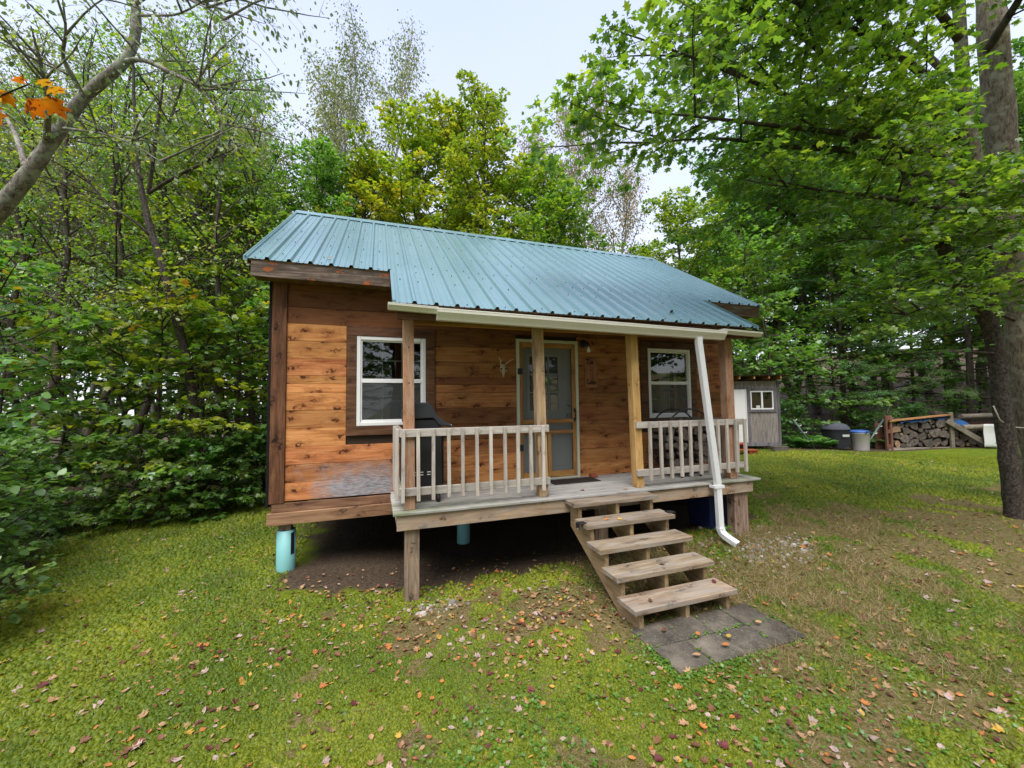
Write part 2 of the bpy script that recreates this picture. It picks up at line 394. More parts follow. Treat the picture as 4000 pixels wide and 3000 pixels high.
def mk_bark(name, light, mid, dark, lichen=None, zscale=1.0, sc=4.0, bumpd=.03):
    n = N(name); rnd = n.attr('rnd')
    v = n.coords((1,1,.28*zscale))
    a = n.noise(v, sc*2.2, 7, .65, .6); b = n.noise(n.coords((1,1,1)), 2.2, 4, .6)
    c = n.ramp(a, [(.32, dark), (.5, mid), (.68, light)])
    c = n.mix(n.rng(b, .55, .72, 0, .6), c, mid)
    if lichen: c = n.mix(n.rng(n.noise(n.coords((1,1,1)), 5.5, 5, .6), .52, .62, 0, .75), c, lichen)
    n.bsdf(c, .9, .15, normal=n.bump(a, .7, bumpd)); return n.m
M['bark'] = mk_bark('grey_brown_bark', (.13,.105,.085), (.075,.06,.048), (.025,.02,.016))
M['bark_maple'] = mk_bark('maple_bark_lichen', (.30,.255,.19), (.19,.155,.115), (.06,.047,.035), (.33,.33,.25), .9, 14, .012)
M['bark_cherry'] = mk_bark('dark_cherry_bark', (.14,.12,.10), (.065,.054,.044), (.016,.013,.010), None, 2.4, 15, .02)
M['bark_birch'] = mk_bark('pale_birch_bark', (.36,.33,.29), (.20,.175,.15), (.05,.043,.038), (.36,.39,.30), 2.2, 12, .012)
M['bark_aspen'] = mk_bark('pale_aspen_bark', (.42,.40,.36), (.30,.28,.25), (.10,.09,.08), None, 2.0, 3, .01)
def mk_log():
    n = N('split_log_wood'); rnd = n.attr('rnd')
    a = n.noise(n.coords((1,1,1), rnd), 26, 5, .65)
    c = n.ramp(a, [(.3, (.04,.033,.028)), (.5, (.12,.10,.085)), (.72, (.25,.21,.175))])
    hv = n.new('HueSaturation'); n.L(c, hv.inputs['Color']); n.L(n.rng(rnd, 0, 1, .55, 1.35), hv.inputs['Value'])
    c = n.mix(n.rng(rnd, .88, .97, 0, .6), hv.outputs[0], (.50,.28,.13))
    n.bsdf(c, .9, .15, normal=n.bump(a, .5, .01)); return n.m
M['log_end'] = mk_log()
def leaf_mat(name, stops, trans=.45, tcol=1.9, gloss=.10, objvar=.06):
    n = N(name); rnd = n.attr('rnd')
    c = n.ramp(rnd, stops)
    oi = n.new('ObjectInfo')
    hv = n.new('HueSaturation'); n.L(c, hv.inputs['Color'])
    n.L(n.rng(oi.outputs['Random'], 0, 1, .5-objvar*.35, .5+objvar*.35), hv.inputs['Hue'])
    n.L(n.rng(n.math('FRACT', n.math('MULTIPLY', oi.outputs['Random'], 9.7)), 0, 1, .85, 1.15), hv.inputs['Value'])
    c = hv.outputs[0]
    df = n.new('BsdfDiffuse'); n.L(c, df.inputs['Color'])
    tl = n.new('BsdfTranslucent'); n.L(n.mix(1.0, c, (tcol, tcol*1.02, tcol*.55), 'MULTIPLY'), tl.inputs['Color'])
    ms = n.new('MixShader'); ms.inputs[0].default_value = trans
    n.L(df.outputs[0], ms.inputs[1]); n.L(tl.outputs[0], ms.inputs[2])
    gl = n.new('BsdfGlossy'); gl.inputs['Roughness'].default_value = .42; gl.inputs['Color'].default_value = (.8,.85,.9,1)
    m2 = n.new('MixShader'); m2.inputs[0].default_value = gloss*.6
    n.L(ms.outputs[0], m2.inputs[1]); n.L(gl.outputs[0], m2.inputs[2]); n.L(m2.outputs[0], n.out.inputs['Surface']); return n.m
G0, G1, G2 = (.05,.115,.018), (.115,.235,.035), (.22,.345,.055)
M['leaf_green'] = leaf_mat('green_maple_leaves', [(0, G0), (.5, G1), (.93, G2), (.97, (.42,.26,.03))])
M['leaf_lime'] = leaf_mat('lime_maple_leaves', [(0, (.09,.18,.015)), (.5, (.19,.29,.02)), (.9, (.36,.38,.03)), (.96, (.45,.27,.03))])
M['leaf_yellow'] = leaf_mat('yellowing_maple_leaves', [(0, (.15,.20,.015)), (.4, (.32,.31,.02)), (.8, (.52,.39,.03)), (.95, (.50,.22,.05))])
M['leaf_birch'] = leaf_mat('small_birch_leaves', [(0, (.08,.115,.03)), (.6, (.17,.21,.05)), (.9, (.30,.30,.07)), (.97, (.40,.22,.06))], .3)
M['leaf_rust'] = leaf_mat('thin_rusty_leaves', [(0, (.14,.15,.05)), (.5, (.26,.22,.08)), (.85, (.40,.25,.10)), (.97, (.45,.2,.08))], .3)
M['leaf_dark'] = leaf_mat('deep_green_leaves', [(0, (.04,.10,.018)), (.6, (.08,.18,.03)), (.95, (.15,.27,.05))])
M['leaf_shrub'] = leaf_mat('blue_green_shrub_leaves', [(0, (.075,.16,.03)), (.6, (.17,.30,.06)), (.9, (.29,.42,.11)), (.97, (.35,.14,.07))], .35, 1.6, .08)
M['needle'] = leaf_mat('soft_pine_needles', [(0, (.05,.12,.035)), (.6, (.11,.23,.06)), (1, (.18,.32,.09))], .25, 1.3, .05)
M['leaf_yl'] = leaf_mat('yellow_green_maple_leaves', [(0, (.10,.18,.015)), (.45, (.24,.30,.02)), (.85, (.42,.38,.03)), (.96, (.50,.28,.04))])
M['fern'] = leaf_mat('fern_fronds', [(0, (.05,.15,.015)), (.7, (.11,.27,.03)), (1, (.2,.34,.04))])
M['leaf_canopy'] = leaf_mat('bright_canopy_leaves', [(0, (.05,.12,.012)), (.45, (.11,.22,.02)), (.75, (.22,.34,.03)), (.93, (.34,.42,.05)), (.985, (.34,.40,.05)), (1, (.45,.22,.04))], .5, 1.9)
def mk_spotted():
    n = N('orange_spotted_leaves'); sp_ = n.noise(n.coords((1,1,1)), 42, 3, .6); gr = n.noise(n.coords((1,1,1)), 9, 3, .5)
    c = n.ramp(n.math('ADD', n.math('MULTIPLY', n.attr('rnd'), .6), n.math('MULTIPLY', gr, .5)), [(.2, (.50,.07,.008)), (.5, (.72,.20,.008)), (.75, (.70,.36,.015)), (.95, (.25,.30,.02))])
    c = n.mix(n.rng(sp_, .56, .62, 0, .9), c, (.16,.03,.01))
    df = n.new('BsdfDiffuse'); n.L(c, df.inputs['Color']); tl = n.new('BsdfTranslucent'); n.L(c, tl.inputs['Color'])
    ms = n.new('MixShader'); ms.inputs[0].default_value = .5; n.L(df.outputs[0], ms.inputs[1]); n.L(tl.outputs[0], ms.inputs[2]); n.L(ms.outputs[0], n.out.inputs['Surface']); return n.m
M['orange_leaf'] = mk_spotted()
M['moss'] = leaf_mat('moss_and_turf', [(0, (.04,.085,.010)), (.3, (.13,.19,.014)), (.62, (.32,.335,.022)), (.72, (.10,.19,.025)), (.8, (.30,.235,.11)), (1, (.38,.28,.15))], .25, 1.3, .03, 0)
for nm, c in dict(fl_orange=(.50,.19,.05), fl_tan=(.42,.25,.13), fl_pink=(.46,.33,.29), fl_maroon=(.14,.035,.035), fl_yellow=(.55,.34,.06), fl_brown=(.20,.09,.045)).items():
    n = N('fallen_leaf_'+nm[3:]); d = n.noise(n.coords((1,1,1)), 30, 4, .6); oi = n.new('ObjectInfo')
    hv = n.new('HueSaturation'); n.L(n.ramp(d, [(.3, tuple(x*.6 for x in c)), (.6, c)]), hv.inputs['Color']); n.L(n.rng(oi.outputs['Random'], 0, 1, .7, 1.3), hv.inputs['Value'])
    n.bsdf(hv.outputs[0], .6, .3); M[nm] = n.m
# ------------------------------------------------------------------ ground
random.seed(7); RNG = np.random.default_rng(11)
def vnoise(x, y, seed=0):
    x = np.asarray(x, float); y = np.asarray(y, float)
    xi = np.floor(x).astype(np.int64); yi = np.floor(y).astype(np.int64); fx = x-xi; fy = y-yi
    fx = fx*fx*(3-2*fx); fy = fy*fy*(3-2*fy)
    def h(a, b):
        n = (a*374761393+b*668265263+seed*1442695041) & 0x7fffffff
        n = ((n ^ (n >> 13))*1274126177) & 0x7fffffff
        return ((n ^ (n >> 16)) & 0xffff)/65535.0
    return (h(xi,yi)*(1-fx)+h(xi+1,yi)*fx)*(1-fy)+(h(xi,yi+1)*(1-fx)+h(xi+1,yi+1)*fx)*fy
def fbm(x, y, seed=0, o=4):
    s = 0; a = .5; t = 0
    for i in range(o):
        s = s+a*vnoise(x*2**i, y*2**i, seed+i*17); t += a; a *= .55
    return s/t
GP = np.array([(1.55,-1.06,-.985),(6.3,-1.06,-.795),(.1,.1,-.84),(3.5,-2.5,-.925),(4.6,-2.9,-.925),(4.2,-1.9,-.92),(2,-4.5,-.86),(1.2,-5.5,-.84),(0,-2.5,-.93),(-1,-1,-.9),(14,4.3,-.50),(13,2.5,-.55),(16,4.5,-.62),
               (18.7,3.4,-.68),(18,4.5,-.68),(20.5,2.5,-.62),(11.4,-1.9,-.77),(8,-1.5,-.78),(8,2,-.68),(-3.4,2.5,-.86),(-1.2,4.1,-.85),(-2.1,-.2,-.88),(7.5,-4,-.85),(10,-4,-.82),(2.8,1.2,-1.12),(3,3,-1.1),(5.5,1.2,-.98),(7,5.5,-.8),(0,6,-.9)])
def ground(x, y):
    x = np.asarray(x, float); y = np.asarray(y, float)
    num = 0; den = 0
    for a, b, c in GP:
        wgt = 1/((x-a)**2+(y-b)**2+.35)**1.6
        num = num+wgt*c; den = den+wgt
    z = num/den
    r = np.hypot(x-4, y-1)
    far = np.clip((r-19)/25, 0, 3)
    side = np.clip((x-2)/10, -1, 1)
    z = z+far*np.where(side > 0, side*3.0, side*2.2)+far*.8*np.clip((y-6)/20, 0, 1)
    z = z+.05*(fbm(x*.7, y*.7, 3)-.5)*np.clip((np.hypot(x-1.2, y+5.4)-.5)/3, .3, 1.5)+.02*(fbm(x*3.1, y*3.1, 9)-.5)
    return z
def gz(x, y): return float(ground(x, y))
def sm(a, b, t): t = np.clip((t-a)/(b-a), 0, 1); return t*t*(3-2*t)
def masks(x, y):
    """(soil, dry, lush): bare soil under the cabin, dry thatch in the worn parts, lush moss elsewhere; real patches of the lawn"""
    n1 = fbm(x*.9, y*.9, 21); n2 = fbm(x*2.7+5, y*2.7, 33); n3 = fbm(x*.35, y*.35, 44)
    under = sm(-.5, .9, x+1.1*(n2-.5)+.5*(y+.5)*sm(.5, -1.2, y))*sm(7.9, 6.8, x+.5*(n1-.5))*sm(-1.25, -.3, y+.9*(n2-.5)+.3*(n1-.5))*sm(6.2, 5.2, y)
    forest = np.clip(sm(-2.2, -3.4, x+.35*(y-1)+1.2*(n1-.5))*sm(-3, -1, y)+sm(5.2, 7, y+1.5*(n1-.5)-.0*x)*sm(9, 6, x)+sm(4.4, 5.4, y+.33*(x-13))*sm(8, 10, x), 0, 1)
    soil = np.clip(under+forest*.9, 0, 1)
    front = sm(.2, -1.6, y)
    dry = .85*np.clip(sm(.50, .66, .6*n1+.4*n2+.12*front*sm(.8, 2.6, x)+.10*sm(5.0, 7, x)*front-.12*sm(1.4, -.5, x)-.26*sm(8, 11, x)*sm(-1.5, .5, y)), 0, 1)
    return soil, dry, n3
def build_ground():
    def axis(lo, hi, f0, f1, fine):
        a = np.arange(f0, f1+1e-6, fine)
        l = [f0]; st = fine
        while l[-1] > lo: st *= 1.22; l.append(l[-1]-st)
        r = [f1]; st = fine
        while r[-1] < hi: st *= 1.22; r.append(r[-1]+st)
        return np.concatenate([l[:0:-1], a, r[1:]])
    X = axis(-220, 220, -4.5, 14, .09); Y = axis(-160, 220, -6.5, 7, .09)
    gx, gy = np.meshgrid(X, Y); z = ground(gx, gy)
    V = np.stack([gx.ravel(), gy.ravel(), z.ravel()], 1)
    nx, ny = len(X), len(Y)
    i = np.arange(nx-1)[None, :]+nx*np.arange(ny-1)[:, None]
    F = np.stack([i, i+1, i+nx+1, i+nx], -1).reshape(-1, 4)
    n = N('mossy_lawn_soil')
    p = n.coords((1,1,1)); A = n.attr('soil'); D = n.attr('dry'); Hs = n.attr('lush')
    f1 = n.noise(p, 26, 5, .65); f2 = n.noise(p, 110, 4, .6); f3 = n.noise(p, 5, 5, .6)
    moss = n.ramp(n.math('ADD', n.math('MULTIPLY', f1, .6), n.math('MULTIPLY', f3, .4)), [(.30, (.045,.07,.010)), (.5, (.145,.18,.016)), (.68, (.27,.29,.026))])
    grs = n.ramp(f1, [(.28, (.04,.07,.010)), (.5, (.12,.18,.018)), (.72, (.21,.28,.03))])
    dry = n.ramp(n.math('ADD', n.math('MULTIPLY', f1, .5), n.math('MULTIPLY', f2, .5)), [(.32, (.06,.042,.02)), (.48, (.16,.125,.05)), (.58, (.25,.195,.10)), (.7, (.40,.32,.19))])
    soil = n.ramp(n.math('ADD', n.math('MULTIPLY', f1, .6), n.math('MULTIPLY', f2, .4)), [(.3, (.03,.022,.015)), (.5, (.082,.06,.042)), (.7, (.16,.12,.083))])
    c = n.mix(n.rng(n.math('ADD', Hs, n.math('MULTIPLY', n.math('SUBTRACT', f3, .5), .5)), .4, .56, 0, 1), grs, moss)
    c = n.mix(n.rng(n.math('ADD', D, n.math('MULTIPLY', n.math('SUBTRACT', f1, .5), 2.2)), .35, .75, 0, 1), c, dry)
    c = n.mix(n.rng(n.math('ADD', A, n.math('MULTIPLY', n.math('SUBTRACT', f1, .5), .8)), .35, .65, 0, 1), c, soil)
    n.bsdf(c, .95, .05, normal=n.bump(n.math('ADD', f1, n.math('MULTIPLY', f2, .6)), .9, .03))
    me = raw_mesh('ground', V, F.ravel(), np.full(len(F), 4), [n.m], {}, smooth=True)
    so, dr, lu = masks(gx.ravel(), gy.ravel())
    for k, a in (('soil', so), ('dry', dr), ('lush', lu)):
        at_ = me.attributes.new(k, 'FLOAT', 'POINT'); at_.data.foreach_set('value', a.astype(np.float32))
    o = link(bpy.data.objects.new('ground', me)); tag(o, 'mossy lawn with dry grass and bare soil around the cabin', kind='structure')
build_ground()

# ------------------------------------------------------------------ cabin
WX0, WX1, WY1 = 0.0, 7.29, 5.20        # cabin footprint; front wall at y = 0
PX0, PX1, PD = 1.369, 6.62, 1.142      # porch floor
RY, RZ, SL = 2.6, 4.811, 0.665         # ridge line and roof slope
EY = -.323; PEY = -1.300               # eaves: main roof, porch roof
RX0, RX1, PRX0, PRX1 = -.258, 7.82, 1.357, 6.50
def roofz(y): return RZ-SL*abs(y-RY)
cabin = thing('cabin', 'small orange pine cabin with green-blue metal roof and raised front porch', 'cabin', (3.65, 2.0, -.9))
holes_front = [(.944, 1.831, .881, 2.062), (3.205, 4.145, .0, 2.075), (5.5245, 6.424, .88, 2.062)]
rows = [-.01, .21, .43, .646, .874, 1.0975, 1.316, 1.428, 1.532, 1.752, 1.971, 2.19, 2.40, 2.61, 2.82, 3.02]
def wall_boards(mb, u0, u1, rowz, holes, put, top=None, tone=None):
    """planks in courses, cut at openings and with staggered butt joints; put(mb, a, b, z0, z1, rnd, tone) lays one plank"""
    for k in range(len(rowz)-1):
        z0, z1 = rowz[k], rowz[k+1]-.003
        spans = [(u0, u1)]
        for (h0, h1, hz0, hz1) in holes:
            if z1 > hz0+.005 and z0 < hz1-.005:
                ns = []
                for a, b in spans:
                    if h0 > a and h1 < b: ns += [(a, h0), (h1, b)]
                    elif h0 <= a < h1 < b: ns.append((h1, b))
                    elif a < h0 < b <= h1: ns.append((a, h0))
                    elif b <= h0 or a >= h1: ns.append((a, b))
                spans = ns
        for a, b in spans:
            while a < b-.02:
                L = random.uniform(1.6, 2.9); e = b if b-a-L < .5 else a+L
                put(mb, a, e-.002, z0, z1, random.random(), tone(.5*(a+e), .5*(z0+z1)) if tone else 0); a = e
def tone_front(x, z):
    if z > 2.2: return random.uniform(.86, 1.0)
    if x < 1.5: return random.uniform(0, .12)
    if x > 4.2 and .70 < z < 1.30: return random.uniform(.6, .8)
    return random.choice([.45, .55, .65, .75, .85]) if z > .7 else random.uniform(.12, .3)  # under the porch: varied board stain plus porch shade put into the tone
mb = MB()
th = .022
random.seed(21)
trim_holes = [(.82, 1.955, .76, 2.19), (3.161, 4.189, 0., 2.12), (5.377, 6.553, .76, 2.175)]
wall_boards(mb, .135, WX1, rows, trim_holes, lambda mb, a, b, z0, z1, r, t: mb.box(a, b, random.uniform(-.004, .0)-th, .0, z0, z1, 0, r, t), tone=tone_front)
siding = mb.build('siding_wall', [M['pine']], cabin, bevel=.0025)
# structural shell behind the boards: front wall with openings, side walls to the gable, back wall
def shell_rect(mb, u0, u1, z0, z1, holes, put):
    xs = sorted({u0, u1, *[h[0] for h in holes], *[h[1] for h in holes]})
    for a, b in zip(xs[:-1], xs[1:]):
        hs = sorted([h for h in holes if h[0] <= a+1e-6 and h[1] >= b-1e-6], key=lambda h: h[2])
        z = z0
        for h in hs:
            if h[2] > z: put(mb, a, b, z, h[2])
            z = h[3]
        if z < z1: put(mb, a, b, z, z1)
mb = MB()
shell_rect(mb, WX0+.01, WX1-.01, -.0, 2.98, holes_front, lambda mb, a, b, z0, z1: mb.box(a, b, .002, .12, z0, z1, 0))
hb = [(5.75, 6.75, .85, 2.0)]
shell_rect(mb, WX0+.01, WX1-.01, -.0, 2.98, hb, lambda mb, a, b, z0, z1: mb.box(a, b, WY1-.12, WY1-.002, z0, z1, 0))
hs = [(1.1, 1.7, .85, 1.98)]
shell_rect(mb, .122, WY1-.122, -.0, 2.98, hs, lambda mb, a, b, z0, z1: mb.box(WX1-.13, WX1-.012, a, b, z0, z1, 0))
shell_rect(mb, .122, WY1-.122, -.0, 2.98, [], lambda mb, a, b, z0, z1: mb.box(.012, .13, a, b, z0, z1, 0))
mb.box(.135, WX1-.135, .125, WY1-.125, -.05, -.002, 0); mb.box(.135, WX1-.135, .125, WY1-.125, 2.9, 2.95, 0)
mb.build('inner_wall', [M['dark_in']], cabin)
# gable ends and back wall boards
pin_y = wood('pine_gable_boards', (.52,.24,.09), (.42,.17,.055), (.2,.06,.018), 'y', (.105,.048,.022), 1.0)
for sx, X in ((-1, WX0), (1, WX1)):
    mb = MB(); zz = -.01
    while zz < 4.6:
        z1 = zz+.215
        half = min(RY, (RZ-.16-z1)/SL)
        y0, y1 = max(0.0, RY-half), min(WY1, RY+half)
        if y1-y0 > .1:
            hl = [(.98, 1.82, .76, 2.1)] if sx > 0 else []
            wall_boards(mb, y0, y1, [zz, z1], hl, lambda mb, a, b, z0, z1, r, t: mb.box(X+.0 if sx > 0 else X-th, X+th if sx > 0 else X, a, b, z0, z1, 0, r, t), tone=lambda u, z: random.uniform(0, .35))
        zz = z1
    mb.build('siding_wall', [pin_y], cabin)
mb = MB()
wall_boards(mb, 0, WX1, rows, [(5.63, 6.87, .76, 2.1)], lambda mb, a, b, z0, z1, r, t: mb.box(a, b, WY1, WY1+th, z0, z1, 0, r, t), tone=lambda u, z: random.uniform(0, .4))
mb.build('siding_wall', [M['pine']], cabin)
mb = MB(); mb.box(-.034, .134, -.045, -.002, -.03, 2.85, 0, .31); mb.build('corner_board', [M['stain_z']], cabin, bevel=.004)
mb = MB(); mb.box(-.06, -.035, -.05, .10, -.07, 2.9, 0, .7); mb.build('corner_board', [M['tarpaper']], cabin)
mb = MB(); mb.box(WX1-.09, WX1+.03, -.045, -.026, -.01, 2.85, 0, .41); mb.build('corner_board', [M['stain_z']], cabin, bevel=.004)
# floor beams (front two visible), floor joists and piers
mb = MB(); mb.box(.0, WX1, -.035, .0, -.135, -.03, 0, .2); mb.box(.0, WX1, WY1, WY1+.04, -.27, -.03, 0, .3)
mb.box(-.02, .02, .01, WY1, -.135, -.03, 0, .5); mb.box(WX1-.02, WX1+.02, .01, WY1, -.27, -.03, 0, .5)
mb.build('sill_beam', [M['sill']], cabin, bevel=.004)
mb = MB(); mb.box(-.045, WX1, -.065, .0, -.285, -.138, 0, .66); mb.build('sill_beam', [M['sill']], cabin, bevel=.005)
mb = MB()
for k in range(14): mb.box(.2+k*.53, .24+k*.53, .05, WY1-.02, -.24, -.055, 0)
mb.build('floor_joist', [M['under']], cabin)
def pier(x, y, top=-.37, r=.104):
    zg = gz(x, y)
    mb = MB(); mb.lathe([(r*1.02, zg-.3-top), (r*1.02, zg-top), (r, 0), (r*.9, .0), (r*.88, -.04)], (x, y, top), 28)
    p_ = mb.build('pier', [M['teal']], cabin)
    b = MB(); b.box(x-.075, x+.06, y-.06, y+.075, top-.03, -.286, 0, .4); b.build('pier_block', [M['post_low']], p_, bevel=.004)
    return p_
p1 = pier(.143, .075)
mb = MB()
for k in range(7):                       # dark label that wraps the pier's curve
    a0 = R(-52+k*4.0); a1 = R(-52+(k+1)*4.0); q = .108
    mb.add([(.143+q*math.cos(a), .075+q*math.sin(a), z) for a, z in ((a0,-.66),(a1,-.66),(a1,-.40),(a0,-.40))], [(0,1,2,3)], 0, .5)
mb.build('pier_label', [M['sticker']], p1)
pier(2.55, .95); pier(5.2, .95); pier(7.1, .1); pier(.15, 4.9); pier(7.1, 4.9); pier(3.6, 4.9)

mb = MB()
for k in range(25): x = .0+k*.291; mb.box(x, x+.286, WY1-.03, WY1-.005, -1.25, -.272, 0)
for k in range(14): y = .55+k*.331; mb.box(WX1-.03, WX1-.005, y, y+.326, -1.25, -.272, 0)
mb.build('added_skirting', [M['stain_z']], cabin)  # unseen boards added to shut light out from under the cabin
# ---- roof
def roof_sheet(mb, x0, x1, ya, yb, lift=0.0):
    """ribbed panel between x0..x1 running from ya (low) to yb (ridge); ribs every 0.2286 m"""
    p = .2286; prof = []
    k0 = math.floor((x0-RX0)/p)-1
    for k in range(k0, k0+int((x1-x0)/p)+4):
        c = RX0+k*p
        for dx, h in ((-.030, 0), (-.013, .031), (.013, .031), (.030, 0), (.068, 0), (.073, .005), (.081, .005), (.086, 0), (.142, 0), (.147, .005), (.155, .005), (.160, 0)):
            prof.append((c+dx, h))
    prof = [q for q in prof if x0 < q[0] < x1]
    prof = [(x0, prof[0][1] if False else 0)]+prof+[(x1, 0)]
    nrm = Vector((0, -SL if ya < RY else SL, 1)).normalized()
    V = []
    ys = np.linspace(ya, yb, 9)
    for y in ys:
        for x, h in prof: V.append((x, y+nrm.y*(h+lift), roofz(y)+nrm.z*(h+lift)))
    n_ = len(prof); F = []
    for j in range(len(ys)-1):
        for i in range(n_-1): F.append((j*n_+i, j*n_+i+1, (j+1)*n_+i+1, (j+1)*n_+i))
    return mb.add(V, F, 0, .5)
mb = MB()
roof_sheet(mb, RX0, PRX0, EY, RY); roof_sheet(mb, PRX0, PRX1, PEY, RY); roof_sheet(mb, PRX1, RX1, EY, RY)
b2 = MB(); roof_sheet(b2, RX0, RX1, RY+(RY-EY), RY)
mb.add(b2.v, [f[::-1] for f in b2.f], 0, .5)
roof = mb.build('roof', [M['roof']], cabin)
nrm = Vector((0, -SL, 1)).normalized()
mb = MB(); random.seed(5)
for j, y in enumerate((2.3, 1.75, 1.15, .55, -.05, -.27, -.62, -1.22)):     # screw rows
    k = 0; x = RX0+.115
    while x < RX1-.05:
        if y > EY or PRX0+.04 < x < PRX1-.04:
            xx = x+random.uniform(-.03, .03); yy = y+random.uniform(-.03, .03)
            if random.random() < .62:
                c = Vector((xx, yy, roofz(yy)))+nrm*.002
                mb.tube([c, c+nrm*.012], [.0072, .0055], 6, 0, .3, smooth=False)
        x += .2286
mb.build('roof_screw', [M['steel']], roof); bpy.data.objects['roof_screw']['kind'] = 'stuff'
mb = MB()
mb.prism([(RY-.16, roofz(RY-.16)+.028), (RY, RZ+.040), (RY+.16, roofz(RY+.16)+.028), (RY+.16, roofz(RY+.16)+.020), (RY, RZ+.030), (RY-.16, roofz(RY-.16)+.020)], 'x', RX0-.01, RX1+.01, 0, .6)
mb.build('ridge_cap', [M['roof']], roof)
def rake(x0, x1, ya, yb):
    mb = MB(); t = .027
    mb.add([(x, y, roofz(y)+dz) for y in (ya, yb) for x, dz in ((x0, t), (x1, t), (x1, -.03), (x0, -.03))], [(0,1,5,4),(1,2,6,5),(2,3,7,6),(3,0,4,7),(3,2,1,0),(4,5,6,7)], 0, .4)
    mb.build('rake_trim', [M['roof']], roof)
rake(RX0-.012, RX0+.03, EY, RY-.01); rake(RX1-.03, RX1+.012, EY, RY-.01); rake(PRX0-.012, PRX0+.022, PEY, EY-.01); rake(PRX1-.022, PRX1+.012, PEY, EY-.01)
rake(RX0-.012, RX0+.03, 2*RY-EY, RY+.01); rake(RX1-.03, RX1+.012, 2*RY-EY, RY+.01)
# sheathing under the metal
mb = MB()
def slab(x0, x1, ya, yb, t0, t1):
    V = [(x, y, roofz(y)-t) for y in (ya, yb) for x, t in ((x0, t0), (x1, t0), (x1, t1), (x0, t1))]
    mb.add(V, [(0,1,5,4),(1,2,6,5),(2,3,7,6),(3,0,4,7),(3,2,1,0),(4,5,6,7)], 0)
slab(RX0+.03, RX1-.03, EY+.02, RY-.002, .006, .03); slab(RX0+.03, RX1-.03, 2*RY-EY-.02, RY+.002, .006, .03); slab(PRX0+.03, PRX1-.03, PEY+.03, EY+.018, .006, .03)
for k in range(9): slab(1.5+k*.6, 1.545+k*.6, -1.2, -.03, .031, .15)      # porch rafters
for X in (RX0+.05, -.03, RX1-.09, 7.35): slab(X, X+.04, EY+.06, RY-.03, .031, .17); slab(X, X+.04, 2*RY-EY-.06, RY+.03, .031, .17)
mb.build('roof_decking', [M['under']], roof)
mb = MB(); mb.box(-.195, PRX0-.005, -.305, -.265, 2.668, 2.852, 0, .42); mb.build('fascia_board', [M['fascia']], cabin, bevel=.005)
mb = MB(); mb.box(PRX1+.005, 7.79, -.305, -.265, 2.668, 2.852, 0, .77); mb.build('fascia_board', [M['fascia']], cabin, bevel=.005)
mb = MB(); mb.box(-.19, 7.78, -.262, -.05, 2.69, 2.705, 0, .2); mb.build('soffit', [M['under']], cabin)
# ---- porch structure
mb = MB(); y = -PD; k = 0; random.seed(4)
while y < -.05:
    x0 = PX0+random.uniform(-.006, .006); x1 = PX1+random.uniform(-.006, .02)
    j = random.choice([2.9, 3.6, 4.3, 5.0])
    mb.box(x0, j-.001, y, y+.138, -.03, random.uniform(-.002, .001), 0); mb.box(j+.001, x1, y, y+.138, -.03, random.uniform(-.002, .001), 0)
    y += .1425
mb.build('porch_floor', [M['deck']], cabin, bevel=.004)
mb = MB(); mb.box(1.405, 6.485, -1.112, -1.074, -.195, -.032, 0, .23); rim = mb.build('rim_board', [M['joist']], cabin, bevel=.004)
for x in [1.41, 6.44]+[1.95+k*.5 for k in range(9)]: mb = MB(); mb.box(x, x+.038, -1.072, -.07, -.195, -.032, 0); mb.build('porch_joist', [M['joist'] if x in (1.41, 6.44) else M['under']], cabin)
def post(x0, x1, y0, y1, z0, z1, mat, lean=0, rnd=.5):
    mb = MB(); V = [(x0,y0,z0),(x1,y0,z0),(x1,y1,z0),(x0,y1,z0),(x0+lean,y0,z1),(x1+lean,y0,z1),(x1+lean,y1,z1),(x0+lean,y1,z1)]
    mb.add(V, [(0,3,2,1),(4,5,6,7),(0,1,5,4),(1,2,6,5),(2,3,7,6),(3,0,4,7)], 0, rnd); return mb
PY = -1.036
p = post(1.485, 1.602, PY, PY+.115, .001, 2.11, 0, -.018, .35)
o = p.build('porch_post', [M['post_red']], cabin, bevel=.004); o['label'] = 'peeling reddish porch post'
mbh = MB()
for z in (1.39, 1.79): mbh = MB(); mbh.tube([(1.533, PY-.001, z), (1.533, PY+.004, z)], .009, 10, 0); mbh.build('bolt_hole', [M['black']], o)
post(3.086, 3.203, PY, PY+.115, .001, 2.11, 0, -.035, .62).build('porch_post', [M['post_z']], cabin, bevel=.004)
o = post(4.501, 4.62, PY, PY+.115, .001, 2.11, 0, -.05, .45).build('porch_post', [M['post_new']], cabin, bevel=.004); o['label'] = 'yellow newer porch post'
post(6.150, 6.29, PY, PY+.13, .001, 2.11, 0, -.018, .2).build('porch_post', [M['post_red']], cabin, bevel=.006)
mb = MB(); mb.box(1.42, 6.47, PY-.015, PY+.10, 2.112, 2.255, 0, .3); mb.build('porch_beam', [M['stain']], cabin, bevel=.004)
mb = MB(); mb.box(1.58, 6.2, PY+.102, PY+.13, 2.075, 2.16, 0, .8); mb.build('porch_beam', [M['cedar_x']], cabin, bevel=.003)
mb = MB(); mb.box(PRX0+.03, PRX1-.03, PEY+.06, PEY+.085, 2.06, 2.20, 0, .3); mb.build('fascia_board', [M['stain']], cabin, bevel=.003)
for (x0, x1, zb, r) in ((1.491, 1.646, -1.3, .4), (6.17, 6.43, -1.1, .7)):
    mb = MB(); mb.box(x0, x1, -1.062, -.92, zb, -.197, 0, r); mb.build('support_post', [M['post_low']], cabin, bevel=.008, seg=2)
mb = MB(); mb.box(3.9, 4.03, -1.05, -.93, -1.2, -.197, 0, .8); mb.build('support_post', [M['post_low']], cabin, bevel=.008)
